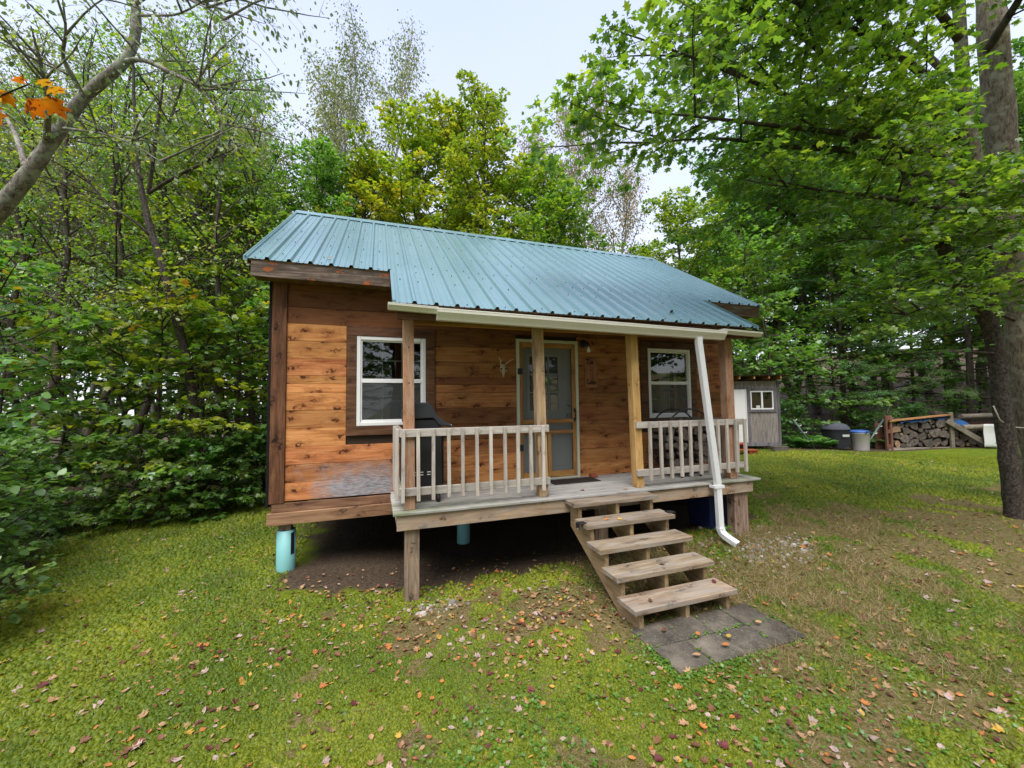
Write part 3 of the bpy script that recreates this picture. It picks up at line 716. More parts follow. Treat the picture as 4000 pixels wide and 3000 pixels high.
# ---- railings
def railing(xa, xb, ba, bb, n_, sidex, sy0, sy1, side_sign):
    mb = MB(); yr = PY-.0015
    mb.box(xa, xb, yr-.038, yr, .795, .882, 0); mb2 = MB(); mb2.box(xa-.004, xb+.006, yr-.038, yr, .157, .243, 0)
    r_ = mb.build('porch_railing', [M['grey_x']], cabin, bevel=.004); mb2.build('bottom_rail', [M['grey_x']], r_, bevel=.004)
    for x in np.linspace(ba, bb, n_):
        b = MB(); x += random.uniform(-.006, .006); t = random.uniform(-.006, .006); zb = .108+random.uniform(-.012, .012)
        b.add([(x-.0185+t, yr-.076, zb), (x+.0185+t, yr-.076, zb), (x+.0185+t, yr-.0385, zb), (x-.0185+t, yr-.0385, zb), (x-.0185, yr-.072, .878), (x+.0185, yr-.072, .878), (x+.0185, yr-.0385, .878), (x-.0185, yr-.0385, .878)],
              [(0,3,2,1),(4,5,6,7),(0,1,5,4),(1,2,6,5),(2,3,7,6),(3,0,4,7)], 0)
        for z in (.84, .20): b.tube([(x, yr-.0735, z), (x, yr-.0765, z)], .004, 6, 1, .1, smooth=False)
        b.build('baluster', [M['grey_z'], M['black']], r_, bevel=.004)
    # return along the side of the porch
    mb = MB(); s0, s1 = (sidex-.038, sidex) if side_sign < 0 else (sidex, sidex+.038)
    mb.box(s0, s1, sy0, sy1, .795, .882, 0); mb2 = MB(); mb2.box(s0, s1, sy0, sy1, .157, .243, 0)
    r2 = mb.build('porch_railing', [M['grey_y']], cabin, bevel=.004); mb2.build('bottom_rail', [M['grey_y']], r2, bevel=.004)
    for y in np.linspace(sy0+.045, sy1-.1, 7):
        b = MB(); q0, q1 = (s0-.0375, s0-.001) if side_sign < 0 else (s1+.001, s1+.0375)
        b.box(q0, q1, y-.0185, y+.0185, .11, .879, 0); b.build('baluster', [M['grey_z']], r2, bevel=.004)
railing(1.434, 3.207, 1.466, 3.115, 11, 1.47, -1.035, -.05, -1)
railing(4.495, 6.405, 4.69, 6.385, 11, 6.30, -1.035, -.05, 1)
# ---- windows
def window(x0, x1, z0, z1, trim, lower_screen=True):
    f = .048; mb = MB(); ya, yb = -.038, .05
    mb.box(x0, x0+f, ya, yb, z0, z1, 0); mb.box(x1-f, x1, ya, yb, z0, z1, 0)
    mb.box(x0+f, x1-f, ya+.002, yb, z1-f, z1, 0); mb.box(x0+f, x1-f, ya+.002, yb, z0, z0+f, 0)
    W = mb.build('window', [M['vinyl']], cabin, bevel=.004)
    zm = z0+(z1-z0)*.50
    mb = MB(); mb.box(x0+f, x1-f, -.026, .02, zm-.026, zm+.028, 0)
    for a in (x0+f, x1-f-.02): mb.box(a, a+.02, -.022, .015, z0+f, z1-f, 0)
    mb.box(x0+f, x1-f, -.02, .015, z0+f, z0+f+.03, 0); mb.box(x0+f, x1-f, -.02, .015, z1-f-.02, z1-f, 0)
    mb.build('window_sash', [M['vinyl']], W, bevel=.003)
    ix0, ix1 = x0+f+.02, x1-f-.02
    for (a, b) in ((z0+f+.03, zm-.026), (zm+.028, z1-f-.02)):
        g = MB(); g.add([(ix0,.004,a),(ix1,.004,a),(ix1,.004,b),(ix0,.004,b)], [(0,1,2,3)], 0); g.build('pane', [M['glass']], W)
        q = MB()
        for k in (1, 2): xx = ix0+(ix1-ix0)*k/3; q.box(xx-.007, xx+.007, .010, .022, a, b, 0)
        q.box(ix0, ix1, .012, .020, (a+b)/2-.007, (a+b)/2+.007, 0); q.build('muntin', [M['vinyl']], W)
    s = MB(); s.add([(ix0,-.016,z0+f+.03),(ix1,-.016,z0+f+.03),(ix1,-.016,zm-.026),(ix0,-.016,zm-.026)], [(0,1,2,3)], 0); s.build('insect_screen', [M['screen']], W)
    t = MB(); (tx0, tx1, tz0, tz1) = trim
    t.box(tx0, tx1, -.046, -.0225, z1+.003, tz1, 0, .3); t.box(tx0, tx1, -.046, -.0225, tz0, z0-.003, 0, .6)
    t.box(tx0, x0-.003, -.043, -.0225, z0-.002, z1+.002, 0, .5); t.box(x1+.003, tx1, -.043, -.0225, z0-.002, z1+.002, 0, .8)
    t.build('window_trim', [M['stain']], W, bevel=.003)
window(.944, 1.831, .881, 2.062, (.821, 1.955, .76, 2.188))
window(5.5245, 6.424, .88, 2.062, (5.377, 6.553, .76, 2.173))
def plain_window(axis, c, u0, u1, z0, z1):
    mb = MB(); B = (lambda mb, a, b, y0, y1, z0, z1: mb.box(a, b, c+y0, c+y1, z0, z1, 0)) if axis == 'y' else (lambda mb, a, b, y0, y1, z0, z1: mb.box(c+y0, c+y1, a, b, z0, z1, 0))
    f = .05; B(mb, u0, u0+f, -.13, .05, z0, z1); B(mb, u1-f, u1, -.13, .05, z0, z1); B(mb, u0+f, u1-f, -.128, .048, z1-f, z1); B(mb, u0+f, u1-f, -.128, .048, z0, z0+f)
    B(mb, u0+f, u1-f, -.05, -.01, (z0+z1)/2-.025, (z0+z1)/2+.025)
    for k in (1, 2): u = u0+(u1-u0)*k/3; B(mb, u-.008, u+.008, -.04, -.025, z0+f, z1-f)
    for q in (.27, .76): z = z0+(z1-z0)*q; B(mb, u0+f, u1-f, -.039, -.026, z-.008, z+.008)
    B(mb, u0-.1, u0, .023, .045, z0-.1, z1+.1); B(mb, u1, u1+.1, .023, .045, z0-.1, z1+.1); B(mb, u0, u1, .023, .044, z1, z1+.1); B(mb, u0, u1, .023, .044, z0-.1, z0)
    W = mb.build('window', [M['vinyl']], cabin)
    g = MB()
    V = [(u0, z0), (u1, z0), (u1, z1), (u0, z1)]
    g.add([(u, c-.02, z) if axis == 'y' else (c-.02, u, z) for u, z in V], [(0,1,2,3)], 0); g.build('pane', [M['glass']], W)
plain_window('y', WY1, 5.75, 6.75, .85, 2.0); plain_window('x', WX1, 1.1, 1.7, .85, 1.98)
# ---- door with screen door
mb = MB(); mb.box(3.161, 3.205, -.05, .06, .0, 2.12, 0); mb.box(4.145, 4.189, -.05, .06, .0, 2.12, 0); mb.box(3.205, 4.145, -.049, .059, 2.075, 2.12, 0); mb.box(3.205, 4.145, -.045, .1, .0, .022, 0, .9)
mb.build('door_trim', [M['doortrim']], cabin, bevel=.003)
dx0, dx1 = 3.245, 4.108; gx0, gx1, gz0, gz1 = 3.385, 3.89, 1.03, 1.885
mb = MB(); Yd = .05
shell_rect(mb, dx0, dx1, .025, 2.05, [(gx0, gx1, gz0, gz1)], lambda mb, a, b, z0, z1: mb.box(a, b, Yd, Yd+.04, z0, z1, 0))
for (a, b, c, d) in ((gx0-.035, gx0+.012, gz0-.035, gz1+.035), (gx1-.012, gx1+.035, gz0-.035, gz1+.035)): mb.box(a, b, Yd-.014, Yd+.002, c, d, 0)
mb.box(gx0+.012, gx1-.012, Yd-.0135, Yd+.002, gz1-.012, gz1+.035, 0); mb.box(gx0+.012, gx1-.012, Yd-.0135, Yd+.002, gz0-.035, gz0+.012, 0)
for k in (1, 2):
    x = gx0+(gx1-gx0)*k/3; mb.box(x-.009, x+.009, Yd-.006, Yd+.03, gz0+.012, gz1-.012, 0); z = gz0+(gz1-gz0)*k/3; mb.box(gx0+.012, gx1-.012, Yd-.005, Yd+.029, z-.009, z+.009, 0)
for (a, b) in ((3.34, 3.62), (3.72, 4.0)):                                   # raised lower panels
    for q0, q1, z0, z1 in ((a, b, .72, .74), (a, b, .18, .20), (a, a+.02, .2, .72), (b-.02, b, .2, .72)): mb.box(q0, q1, Yd-.007, Yd+.001, z0, z1, 0)
door = mb.build('door', [M['doorpaint']], cabin, bevel=.003)
g = MB(); g.add([(gx0,Yd+.015,gz0),(gx1,Yd+.015,gz0),(gx1,Yd+.015,gz1),(gx0,Yd+.015,gz1)], [(0,1,2,3)], 0); g.build('pane', [M['glass']], door)
k_ = MB(); k_.tube([(4.046, Yd, .956), (4.046, Yd-.03, .956), (4.046, Yd-.045, .956), (4.046, Yd-.07, .956)], [.03, .012, .028, .02], 14, 0); k_.build('knob', [M['chrome']], door)
k_ = MB(); k_.tube([(4.044, Yd, 1.093), (4.044, Yd-.018, 1.093), (4.044, Yd-.024, 1.093)], [.03, .028, .02], 14, 0); k_.build('deadbolt', [M['chrome']], door)
sx0, sx1 = 3.209, 4.141; y0, y1 = -.036, -.008; st = .052
mb = MB(); mb.box(sx0, sx0+st, y0, y1, .028, 2.07, 0, .3); mb.box(sx1-st-.006, sx1, y0, y1, .028, 2.07, 0, .6); mb.box(3.655, 3.715, y0+.002, y1, .118, .684, 0, .8)
screen_door = mb.build('screen_door', [M['cedar_z']], cabin, bevel=.003)
for z0, z1 in ((2.0, 2.07), (.845, .905), (.684, .735), (.028, .118)): mb = MB(); mb.box(sx0+st, sx1-st-.006, y0+.001, y1, z0, z1, 0); mb.build('screen_rail', [M['cedar_x']], screen_door, bevel=.003)
g = MB(); g.add([(sx0+st,-.02,.118),(sx1-st-.006,-.02,.118),(sx1-st-.006,-.02,2.0),(sx0+st,-.02,2.0)], [(0,1,2,3)], 0); g.build('insect_screen', [M['screen']], screen_door)
for z in (1.629, .494):
    h = MB(); h.box(3.172, 3.252, y0-.016, y0-.001, z-.045, z+.045, 0); h.tube([(3.209, y0-.018, z-.045), (3.209, y0-.018, z+.045)], .007, 8, 0); h.build('hinge', [M['black']], screen_door)
h = MB(); h.tube([(4.115, y0, 1.04), (4.115, y0-.035, 1.03), (4.115, y0-.04, .97), (4.115, y0-.035, .90), (4.115, y0, .89)], .010, 8, 0); h.box(4.10, 4.13, y0-.006, y0, 1.01, 1.07, 0); h.box(4.10, 4.13, y0-.006, y0, .86, .92, 0); h.build('handle', [M['black']], screen_door)
# ---- gutters and downspout
def gutter(xa, xb, za, zb, h, d, name='gutter', yb=PEY+.035):
    """K-style trough whose back sits at yb; falls from za to zb"""
    prof = [(0, 0), (0, -h), (-d*.55, -h), (-d*.62, -h*.86), (-d*.72, -h*.7), (-d*.96, -h*.35), (-d*.98, -h*.12), (-d, -h*.1), (-d, 0), (-d*.9, 0), (-d*.9, -h*.08), (-d*.86, -h*.32), (-d*.62, -h*.66), (-d*.5, -h*.9), (-.006, -h*.9), (-.006, 0)]
    mb = MB(); V = [(xa, yb+a, za+b) for a, b in prof]+[(xb, yb+a, zb+b) for a, b in prof]; n_ = len(prof)
    F = [(i, (i+1) % n_, n_+(i+1) % n_, n_+i) for i in range(n_)]+[tuple(range(n_))[::-1], tuple(range(n_, 2*n_))]
    mb.add(V, F, 0, .5)
    endp = [(0,0),(0,-h),(-d*.55,-h),(-d*.72,-h*.7),(-d*.98,-h*.3),(-d,0)]
    for x, z in ((xa+.004, za), (xb-.004, zb)): mb.add([(x, yb+a, z+b) for a, b in endp], [tuple(range(6))], 0, .5)
    return mb.build(name, [M['cream']], cabin)
gutter(1.80, 5.80, 2.172, 2.125, .118, .125)
gutter(1.30, 1.815, 2.205, 2.19, .066, .085)
gutter(5.775, 6.53, 2.162, 2.148, .062, .085)
def rect_tube(pts, wd, dp, mat, name, parent, grooves=True):
    prof = [(-wd/2, -dp/2), (-wd*.2, -dp/2), (-wd*.15, -dp*.40), (wd*.15, -dp*.40), (wd*.2, -dp/2), (wd/2, -dp/2), (wd/2, dp/2), (-wd/2, dp/2)]
    mb = MB(); V = []; n_ = len(prof)
    for i, p in enumerate(pts):
        d = (Vector(pts[min(i+1, len(pts)-1)])-Vector(pts[max(0, i-1)])).normalized()
        sx = Vector((1,0,0)); sx = (sx-d*sx.dot(d)).normalized(); sy = sx.cross(d)
        sy = -sy if sy.y < 0 else sy
        for a, b in prof: V.append(Vector(p)+sx*a+sy*b)
    F = [(j*n_+i, (j+1)*n_+i, (j+1)*n_+(i+1) % n_, j*n_+(i+1) % n_) for j in range(len(pts)-1) for i in range(n_)]
    mb.add(V, F, 0, .5); mb.add([V[i] for i in range(n_)], [tuple(range(n_))], 0, .5)
    return mb.build(name, [M[mat]], parent, bevel=.003)
ds = rect_tube([(5.352, -1.325, 2.025), (5.358, -1.315, 1.95), (5.70, -1.215, .0), (5.727, -1.205, -.60)], .088, .062, 'white_metal', 'downspout', cabin)
rect_tube([(5.728, -1.205, -.60), (5.731, -1.206, -.635), (5.738, -1.222, -.675), (5.752, -1.262, -.712), (5.772, -1.325, -.745), (5.80, -1.41, -.785)], .094, .068, 'white_metal', 'spout_elbow', ds)
b = MB()
for k, (q, z, y) in enumerate(((5.7285, -.615, -1.206), (5.731, -.637, -1.208), (5.735, -.660, -1.216), (5.742, -.682, -1.232))): b.box(q-.051, q+.051, y-.038, y+.03, z-.005, z+.005, 0)
b.build('elbow_ridge', [M['white_metal']], ds, bevel=.002)
b = MB(); b.box(5.62, 5.79, -1.251, -1.246, -.062, -.020, 0); b.box(5.62, 5.655, -1.246, -1.143, -.06, -.022, 0); b.box(5.755, 5.79, -1.246, -1.143, -.06, -.022, 0); b.build('strap', [M['white_metal']], ds, bevel=.002)
# ---- porch steps
stairs_mb = MB(); sL, sR = 3.379, 4.578; tr, rs, s1y, s1z = .2776, .1695, -1.3637, -.032
for x in (3.455, 3.975, 4.475):
    prof = [(-1.115, -.095), (-1.115, -.36)]
    lo = s1y-4*tr+.045
    prof += [(lo+.26, -.95), (lo, -1.02), (lo, s1z-4*rs-.052)]
    for i in range(4, -1, -1):
        fy = s1y-i*tr+.045; z = s1z-i*rs-.0505
        prof.append((fy, z))
        by = fy+tr if i > 0 else -1.115
        prof.append((by, z))
    pr = []
    for q in prof:
        if not pr or (abs(pr[-1][0]-q[0])+abs(pr[-1][1]-q[1])) > 1e-5: pr.append(q)
    stairs_mb.prism(pr, 'x', x, x+.045, 0)
steps = stairs_mb.build('porch_steps', [M['string']], cabin, bevel=.003)
for i in range(5):
    y = s1y-i*tr; z = s1z-i*rs; mb = MB()
    d = .2836 if i else .25; t = [0, .004, -.004, .006, 0][i]
    mb.box(sL+t, sR+t, y, y+d, z-.048, z, 0, .15+.17*i); mb.build('tread', [M['tread']], steps, bevel=.005, seg=2)
# ------------------------------------------------------------------ things on and around the porch
random.seed(31)
pos_words = [['far left corner by the stringer', 'second from the left against the steps', 'third from the left against the steps', 'far right corner against the steps'],
             ['near left corner, farthest from the steps', 'second from the left in the outer row', 'third from the left in the outer row', 'right end of the outer row']]
for r_ in range(2):
    for c_ in range(4):
        x0 = 3.372+c_*.347; y1 = -2.385-r_*.315; x0 += random.uniform(-.004, .004); y1 += random.uniform(-.004, .004)
        zc = gz(x0+.17, y1-.157)+.012
        t = thing('paver', 'grey square concrete paver, '+pos_words[r_][c_], 'paver', (x0+.17, y1-.157, zc-.05), R(random.uniform(-.7, .7)), 'square pavers at the foot of the porch steps')
        mb = MB(); mb.box(-.169, .169, -.153, .153, .0, .05, 0, random.random())
        o = mb.build('paver_slab', [M['paver']], t, bevel=.006, local=True, seg=2)
        o.rotation_euler = (R(random.uniform(-1, 1)), R(random.uniform(-1, 1)), 0)
t = thing('doormat', 'dark ribbed doormat in front of the screen door', 'doormat', (3.93, -.31, .001))
mb = MB(); mb.box(3.56, 4.30, -.46, -.16, .002, .014, 0)
for k in range(24): mb.box(3.59+k*.0295, 3.605+k*.0295, -.44, -.18, .014, .018, 0)
mb.build('mat_pile', [M['rubber']], t, bevel=.003)
t = thing('brick', 'loose red brick on the porch floor right of the doormat', 'brick', (4.36, -.16, .001)); mb = MB(); mb.box(4.30, 4.41, -.20, -.11, .001, .055, 0); mb.build('brick_block', [M['brick']], t, bevel=.006)
t = thing('wall_lamp', 'black porch wall lamp with a bare white bulb beside the door', 'lamp', (4.309, -.023, 2.0))
mb = MB(); mb.tube([(4.290, -.0225, 2.085), (4.290, -.05, 2.085), (4.290, -.065, 2.085)], [.062, .06, .035], 20, 0); mb.tube([(4.290, -.06, 2.085), (4.305, -.10, 2.085), (4.33, -.125, 2.06), (4.335, -.13, 2.035)], [.028, .03, .03, .028], 14, 0); mb.build('lamp_base', [M['black']], t)
mb = MB(); mb.lathe([(.012, 0), (.014, -.02), (.024, -.045), (.03, -.065), (.024, -.088), (.008, -.097)][::-1], (4.335, -.13, 2.035), 16, 0); mb.build('bulb', [M['bulb']], t)
# hand-lettered board
t = thing('cabin_sign', 'tall wooden board hand lettered The Cabin on the wall right of the door', 'sign', (4.42, -.024, 1.39))
mb = MB(); mb.box(4.312, 4.54, -.046, -.0235, 1.405, 1.85, 0, .3); mb.box(4.345, 4.525, -.052, -.047, 1.392, 1.425, 0, .9); mb.build('sign_board', [M['signwood']], t, bevel=.004)
mb = MB()
for x, z in ((4.415, 1.67), (4.34, 1.835)): mb.tube([(x, -.0462, z), (x, -.0490, z)], .010, 10, 0)
def strokes(mb, x, z, h, lines, rad=.0055, y=-.0475):
    for L_ in lines: mb.tube([(x+a*h, y, z+b*h) for a, b in L_], rad, 6, 0)
cv = lambda pts: pts
strokes(mb, 4.335, 1.765, .075, [[(-.05,.95),(.45,1.0),(.75,.97)], [(.33,1.0),(.30,.5),(.28,0)],                      # T
    [(.95,1.0),(.93,.5),(.9,0)], [(.91,.35),(1.05,.52),(1.2,.45),(1.22,.2),(1.2,0)],                                     # h
    [(1.42,.27),(1.72,.32),(1.7,.5),(1.55,.55),(1.42,.4),(1.4,.15),(1.52,0),(1.72,.06)]])                                # e
strokes(mb, 4.335, 1.448, .068, [[(.62,.82),(.45,1.0),(.2,.92),(.05,.6),(.05,.3),(.2,.05),(.42,0),(.62,.15)],           # C
    [(1.12,.5),(.95,.56),(.82,.35),(.84,.08),(.98,.02),(1.1,.2),(1.13,.5),(1.13,.1),(1.2,0)],                             # a
    [(1.38,1.0),(1.37,.5),(1.38,.05),(1.5,0),(1.65,.12),(1.67,.38),(1.55,.52),(1.4,.42)],                                # b
    [(1.9,.52),(1.89,.25),(1.92,0)], [(1.91,.78),(1.92,.82)],                                                            # i
    [(2.13,.52),(2.12,.25),(2.13,0)], [(2.13,.35),(2.28,.53),(2.42,.42),(2.44,.2),(2.5,0)]])                             # n
mb.build('lettering', [M['letter']], t)
# deer skull
t = thing('deer_skull', 'pale deer skull with small antlers hung on the wall left of the door', 'skull', (2.95, -.024, 1.53))
sk = MB(); bx, by = 2.945, -.055
sec = [(1.745, .030, .030, 0), (1.725, .052, .045, 0), (1.69, .058, .052, 0), (1.655, .055, .05, 0), (1.63, .047, .046, .002), (1.60, .033, .04, .006), (1.57, .027, .034, .010), (1.54, .022, .028, .014), (1.52, .012, .018, .018)]
V = []; n_ = 14
for z, rx, ry, sh in sec:
    for k in range(n_): a = 2*math.pi*k/n_; V.append((bx+sh+rx*math.cos(a), by+ry*math.sin(a), z))
sk.add(V, [(j*n_+k, (j+1)*n_+k, (j+1)*n_+(k+1) % n_, j*n_+(k+1) % n_) for j in range(len(sec)-1) for k in range(n_)]+[tuple(range(n_))[::-1], tuple((len(sec)-1)*n_+k for k in range(n_))], 0, .4, smooth=True)
for s in (-1, 1): sk.tube([(bx+s*.05, by-.02, 1.665), (bx+s*.066, by-.03, 1.65), (bx+s*.05, by-.03, 1.615)], [.012, .012, .008], 8, 0)
skull = sk.build('skull', [M['bone']], t)
e = MB()
for s in (-1, 1): e.lathe([(.004, -.016), (.015, -.008), (.017, 0), (.015, .008), (.004, .016)], (bx+s*.043, by-.036, 1.658), 10, 0)
e.lathe([(.003, -.012), (.009, 0), (.003, .012)], (bx+.014, by-.036, 1.552), 8, 0); e.build('eye_socket', [M['dark_in']], skull)
for s, P in ((-1, [(bx-.035, by, 1.735), (bx-.055, by-.02, 1.775), (bx-.045, by-.035, 1.80), (bx-.075, by-.04, 1.83), (bx-.095, by-.045, 1.875)]), (1, [(bx+.035, by, 1.735), (bx+.065, by-.02, 1.765), (bx+.11, by-.035, 1.80), (bx+.155, by-.05, 1.825), (bx+.185, by-.06, 1.835)])):
    a = MB(); a.tube(P, [.012, .010, .010, .008, .003], 8, 0)
    if s < 0: a.tube([P[2], (bx-.02, by-.06, 1.82)], [.008, .003], 7, 0); a.tube([P[3], (bx-.09, by-.07, 1.855)], [.007, .003], 7, 0)
    a.build('antler', [M['antler']], skull)
# the whole head is a small buck's: shrink it about its hanging point
pv = Vector((bx, -.024, 1.66))-t.location
for o in t.children_recursive: o.data.transform(Matrix.Translation(pv) @ Matrix.Scale(.82, 4) @ Matrix.Translation(-pv))
# gas grill, seen from its side, hood handle to the right
t = thing('gas_grill', 'black gas grill with a sloping hood behind the first porch post', 'grill', (1.75, -.57, .001))
hood = [(1.50, .93), (1.485, 1.06), (1.53, 1.155), (1.60, 1.178), (1.76, 1.172), (1.80, 1.15), (1.845, 1.065), (1.885, 1.005), (1.965, .945), (2.035, .905), (2.03, .885), (1.96, .892), (1.89, .905), (1.85, .965), (1.82, .99), (1.58, .985)]
mb = MB(); mb.prism(hood, 'y', -.86, -.30, 0); grill_hood = mb.build('hood', [M['blackplastic']], t, bevel=.012, seg=2)
mb = MB(); mb.box(1.535, 1.915, -.84, -.32, .83, .975, 0); mb.box(1.50, 1.96, -.86, -.30, .80, .832, 0); mb.build('firebox', [M['black']], t, bevel=.01)
mb = MB(); mb.box(1.475, 1.93, -.83, -.33, .17, .80, 0); mb.box(1.93, 1.955, -.80, -.36, .2, .76, 0); cart = mb.build('cart', [M['black']], t, bevel=.012)
mb = MB()
for x in (1.52, 1.605, 1.69, 1.775):
    for z in (.365, .335): mb.tube([(x-.022, -.832, z), (x+.022, -.832, z)], .007, 8, 0)
mb.build('vent_slot', [M['glasswhite']], cart)
mb = MB(); mb.tube([(2.03, -.82, .897), (2.05, -.80, .90), (2.05, -.36, .90), (2.03, -.34, .897)], .012, 8, 0); mb.build('handle', [M['chrome']], grill_hood)
mb = MB(); mb.box(1.955, 2.06, -.75, -.40, .745, .775, 0); mb.build('shelf_bracket', [M['black']], t, bevel=.006)
for x, y in ((1.53, -.78), (1.89, -.78), (1.53, -.38), (1.89, -.38)):
    mb = MB(); mb.tube([(x-.02, y, .047), (x+.02, y, .047)], .045, 14, 0); mb.box(x-.012, x+.012, y-.02, y+.02, .06, .17, 0); mb.build('caster', [M['black']], t)
# hoop log rack with split firewood
HX, HZ, HR = 5.735, .545, .49
t = thing('log_hoop', 'round black steel log hoop standing under the right window', 'log rack', (HX, -.52, .001))
mb = MB()
for y in (-.70, -.36): mb.tube([(HX+HR*math.sin(a), y, HZ+HR*math.cos(a)) for a in np.linspace(0, 2*math.pi, 41)], .013, 8, 0, cap=False)
for a in (R(130), R(180), R(230), R(90), R(270)): mb.tube([(HX+HR*math.sin(a), -.70, HZ+HR*math.cos(a)), (HX+HR*math.sin(a), -.36, HZ+HR*math.cos(a))], .009, 6, 0)
mb.build('hoop', [M['black']], t)
for x in (HX-.18, HX+.18):
    for y in (-.70, -.36):
        mb = MB(); mb.box(x-.012, x+.012, y-.012, y+.012, .001, HZ-math.sqrt(HR**2-.18**2)+.01, 0); mb.build('leg', [M['black']], t)
def log_mesh(kind, rad, length, seed):
    rg = random.Random(seed); mb = MB()
    if kind == 'round': poly = [(rad*(1+rg.uniform(-.08, .08))*math.cos(a), rad*(.92+rg.uniform(-.08, .08))*math.sin(a)) for a in np.linspace(0, 2*math.pi, 12, endpoint=False)]
    elif kind == 'half': poly = [(rad*1.05*math.cos(a), rad*1.0*math.sin(a)-rad*.1) for a in np.linspace(R(-28), R(208), 11)]
    else: poly = [(-rad*.75, -rad*.75)]+[(rad*1.6*math.cos(a)-rad*.6, rad*1.6*math.sin(a)-rad*.6) for a in np.linspace(R(3), R(87), 7)]
    n_ = len(poly)
    V = [(p[0], -length/2, p[1]) for p in poly]+[(p[0]*rg.uniform(.85, 1.0)+.02*rg.uniform(-1, 1), length/2, p[1]*rg.uniform(.85, 1.0)) for p in poly]
    r1 = rg.random()
    mb.add(V, [tuple(range(n_)), tuple(range(2*n_-1, n_-1, -1))], 0, r1)
    mb.add(V, [((i+1) % n_, i, n_+i, n_+(i+1) % n_) for i in range(n_)], 1, r1)
    return mb
def log_proto(kind, rad, length, seed, loc):
    o = log_mesh(kind, rad, length, seed).build('firewood_log', [M['log_end'], M['bark']], None, bevel=.004); o.location = loc; return o
random.seed(8)
cells = []
for row in range(7):
    z = HZ-HR+.085+row*.112
    half = math.sqrt(max(0, (HR-.075)**2-(z-HZ)**2)); n_ = int((2*half)/.135)+1
    if z > HZ+.30: continue
    for k in range(n_):
        x = HX+(k-(n_-1)/2)*.137+random.uniform(-.02, .02); cells.append((x, z+random.uniform(-.015, .015)))
protos = []
for i, (x, z) in enumerate(cells):
    if i < 9:
        kind = ['round', 'split', 'half', 'split', 'half', 'split', 'round', 'half', 'split'][i]
        o = log_proto(kind, .063+.004*(i % 3), .40, 100+i, (x, -.53, z)); protos.append(o)
    else:
        o = link(random.choice(protos).copy()); o.location = (x, -.53+random.uniform(-.05, .03), z); s = random.uniform(.85, 1.12); o.scale = (s, 1, s)
    o.rotation_euler = (R(random.uniform(-6, 6)), R(random.uniform(0, 360)), R(random.uniform(-14, 14)))
    tag(o, 'weathered split log piled inside the black porch hoop', 'firewood log', 'split firewood in the porch log hoop')
# storage tote under the porch
t = thing('storage_tote', 'dark blue plastic tote under the right end of the porch', 'storage bin', (6.28, -.55, gz(6.28, -.55)))
zg = gz(6.28, -.55); mb = MB()
mb.add([(5.98,-.78,zg+.005),(6.42,-.78,zg+.005),(6.42,-.36,zg+.005),(5.98,-.36,zg+.005),(5.94,-.82,zg+.47),(6.46,-.82,zg+.47),(6.46,-.33,zg+.47),(5.94,-.33,zg+.47)], [(0,3,2,1),(4,5,6,7),(0,1,5,4),(1,2,6,5),(2,3,7,6),(3,0,4,7)], 0, .5)
for x in (6.06, 6.2, 6.34): mb.beam((x, -.792, zg+.03), (x, -.818, zg+.44), .02, .014, 0)
mb.build('tote_body', [M['tote']], t, bevel=.01)
mb = MB(); mb.box(5.92, 6.48, -.84, -.31, zg+.471, zg+.50, 0); mb.build('lid', [M['tote']], t, bevel=.008)
for x, nm in ((3.372, 'left'), (4.586, 'right')):
    y, z = -1.6413+.1, -.032-.1695
    t = thing('step_light', 'small black solar light on the %s end of the second step' % nm, 'step light', (x, y, z), 0, 'solar lights on the porch steps')
    mb = MB(); mb.box(x-.045, x+.045, y-.04, y+.04, z+.001, z+.012, 0); q = x-.052 if nm == 'left' else x+.046; mb.box(q, q+.006, y-.04, y+.04, z-.055, z+.012, 0); mb.build('solar_panel', [M['black']], t, bevel=.003)
    mb = MB(); mb.tube([(q-.004 if nm == 'left' else q+.01, y-.02, z-.05), (q-.004 if nm == 'left' else q+.01, y+.02, z-.05)], .006, 8, 0); mb.build('light_lens', [M['chrome']], t)

# ------------------------------------------------------------------ far side of the lawn
AXR = math.atan2(-.325, .946)                # facing the camera's way
def local_thing(name, label, cat, p, rz=AXR, group=None): return thing(name, label, cat, (p[0], p[1], gz(p[0], p[1])), rz, group)
# outhouse shed: local x to the right along its front, y to the back, z up
P0 = at(2928, 1750, 13.4)
t = local_thing('outhouse_shed', 'grey weathered plywood shed with white door and small sliding window', 'shed', (P0[0]-.1, P0[1]))
B = lambda mb, *a, **k: mb.box(*a, **k)
mb = MB()
shell_rect(mb, -1.0, 1.16, .24, 2.36, [(.14, .98, 1.37, 2.02), (-.75, .02, .24, 2.08)], lambda mb, a, b, z0, z1: mb.box(a, b, .0, .02, z0, z1, 0, .3))
mb.box(1.14, 1.16, .021, 1.6, .24, 2.25, 0, .6); mb.box(-1.0, -.98, .021, 1.6, .24, 2.25, 0, .7); mb.box(-.98, 1.14, 1.58, 1.6, .24, 2.12, 0, .8); mb.box(-.98, 1.14, .021, 1.58, .24, .26, 0, .1)
mb.build('shed_wall', [M['ply']], t, local=True)
mb = MB(); mb.box(1.10, 1.185, -.022, -.001, .22, 2.36, 0, .2); mb.box(-1.02, -.94, -.022, -.001, .22, 2.36, 0, .3); mb.box(.04, .13, -.024, -.001, .24, 2.16, 0, .5); mb.box(-.86, -.77, -.024, -.001, .24, 2.16, 0, .6); mb.box(-.77, .04, -.025, -.001, 2.09, 2.165, 0, .7); mb.box(-1.0, 1.16, -.03, .03, .12, .236, 0, .9)
mb.build('shed_trim', [M['shed_trim']], t, local=True, bevel=.004)
mb = MB()
